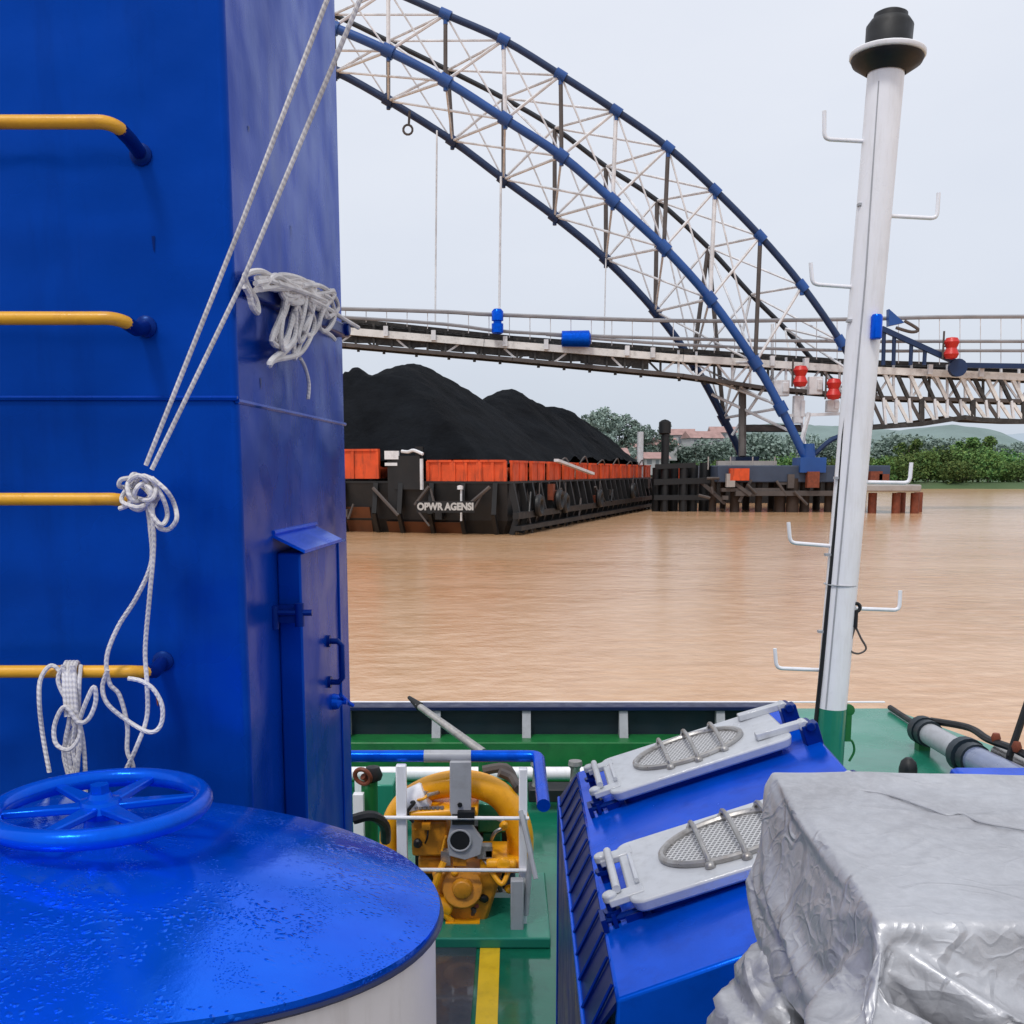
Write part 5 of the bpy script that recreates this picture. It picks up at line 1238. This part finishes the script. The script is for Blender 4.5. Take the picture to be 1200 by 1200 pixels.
m=MB(); bxp(m,425,920,462,1000,6.6,.3); tag(m.build('green_cabinet',M['greenp'],origin=P(440,1000,6.6),bevel=.01),'small green deck cabinet behind the yellow duct','cabinet')
m=MB(); m.box((P(421,975,5.9).x,5.9,(P(421,930,5.9).z+ZD)/2),(.06,.06,P(421,930,5.9).z-ZD)); tag(m.build('white_post',M['white'],origin=(P(421,975,5.9).x,5.9,ZD)),'short white post partly hidden by the tower foot','post')
# derrick rod
m=MB(); m.tube([P(489,826,6.6),P(566,882,6.2)],[.022,.03],12); dr=thing('derrick_rod','slanted pale rod with dark tip rising behind the blue rail','rod',P(566,882,6.2)); m.build('rod',M['steel'],dr)
m=MB(); m.tube([P(479,817,6.66),P(492,828,6.59)],[.012,.03],10); m.build('tip',M['black'],dr)
m=MB(); b0=P(566,882,6.2); m.cyl(V((b0.x,6.2,ZD)),b0,.03,10); m.build('socket',M['greenb'],dr)
# cleat rope tail at right of tower
# ================= LIGHT, WORLD, CAMERA ============================================
sun_el,sun_az=math.radians(58),math.radians(205)   # azimuth clockwise from +Y
wd=bpy.data.worlds.new('World'); sc.world=wd; wd.use_nodes=True; nt=wd.node_tree; nt.nodes.clear()
out=N(nt,'ShaderNodeOutputWorld'); b1=N(nt,'ShaderNodeBackground'); b2n=N(nt,'ShaderNodeBackground'); add=N(nt,'ShaderNodeAddShader')
sky=N(nt,'ShaderNodeTexSky',sky_type='NISHITA'); sky.sun_disc=False; sky.sun_elevation=sun_el; sky.sun_rotation=sun_az; sky.air_density=1.5; sky.dust_density=5
nt.links.new(sky.outputs[0],b1.inputs[0]); b1.inputs[1].default_value=.008
tc_=N(nt,'ShaderNodeTexCoord'); sx=N(nt,'ShaderNodeSeparateXYZ'); nt.links.new(tc_.outputs['Generated'],sx.inputs[0])
cr_=N(nt,'ShaderNodeValToRGB'); e=cr_.color_ramp.elements; e[0].position=0; e[0].color=(*sRGB(200,210,222),1); e[1].position=1; e[1].color=(*sRGB(236,238,244),1)
for pos,c in((.06,(207,215,227)),(.16,(217,223,235)),(.42,(227,231,241))):
    k=e.new(pos); k.color=(*sRGB(*c),1)
nt.links.new(sx.outputs[2],cr_.inputs[0])
cn=noise_n(nt,tc_.outputs['Generated'],2.2,5,.55,(1,1,2.5)); cl=mixc(nt,1.0,cr_.outputs[0],ramp(nt,cn,.3,.75,(.94,.95,.965),(1.03,1.025,1.015)),'MULTIPLY')
nt.links.new(cl,b2n.inputs[0]); b2n.inputs[1].default_value=1.03
nt.links.new(b1.outputs[0],add.inputs[0]); nt.links.new(b2n.outputs[0],add.inputs[1]); nt.links.new(add.outputs[0],out.inputs[0])
sd=bpy.data.lights.new('sun','SUN'); sd.energy=1.5; sd.angle=math.radians(11); sd.color=(1,.97,.92); so=bpy.data.objects.new('sun',sd); col.objects.link(so)
d=V((math.sin(sun_az)*math.cos(sun_el),math.cos(sun_az)*math.cos(sun_el),math.sin(sun_el))); so.rotation_euler=d.to_track_quat('Z','Y').to_euler()
cd=bpy.data.cameras.new('camera'); cd.sensor_width=36; cd.lens=36.0; cd.clip_start=.05; cd.clip_end=20000; cd.shift_y=(YP-600)/1200
co=bpy.data.objects.new('camera',cd); col.objects.link(co); co.location=(0,0,H); co.rotation_euler=(math.radians(90)-TH,0,0); sc.camera=co
sc.view_settings.view_transform='Standard'; sc.view_settings.look='None'; sc.view_settings.exposure=0
sc.render.resolution_x=sc.render.resolution_y=1024
# drop unused prototypes and helper properties
for i,p in enumerate(protos):
    if i not in used:
        for ch in list(p.children): bpy.data.objects.remove(ch)
        bpy.data.objects.remove(p)
for o in bpy.data.objects:
    if '_o' in o.keys(): del o['_o']
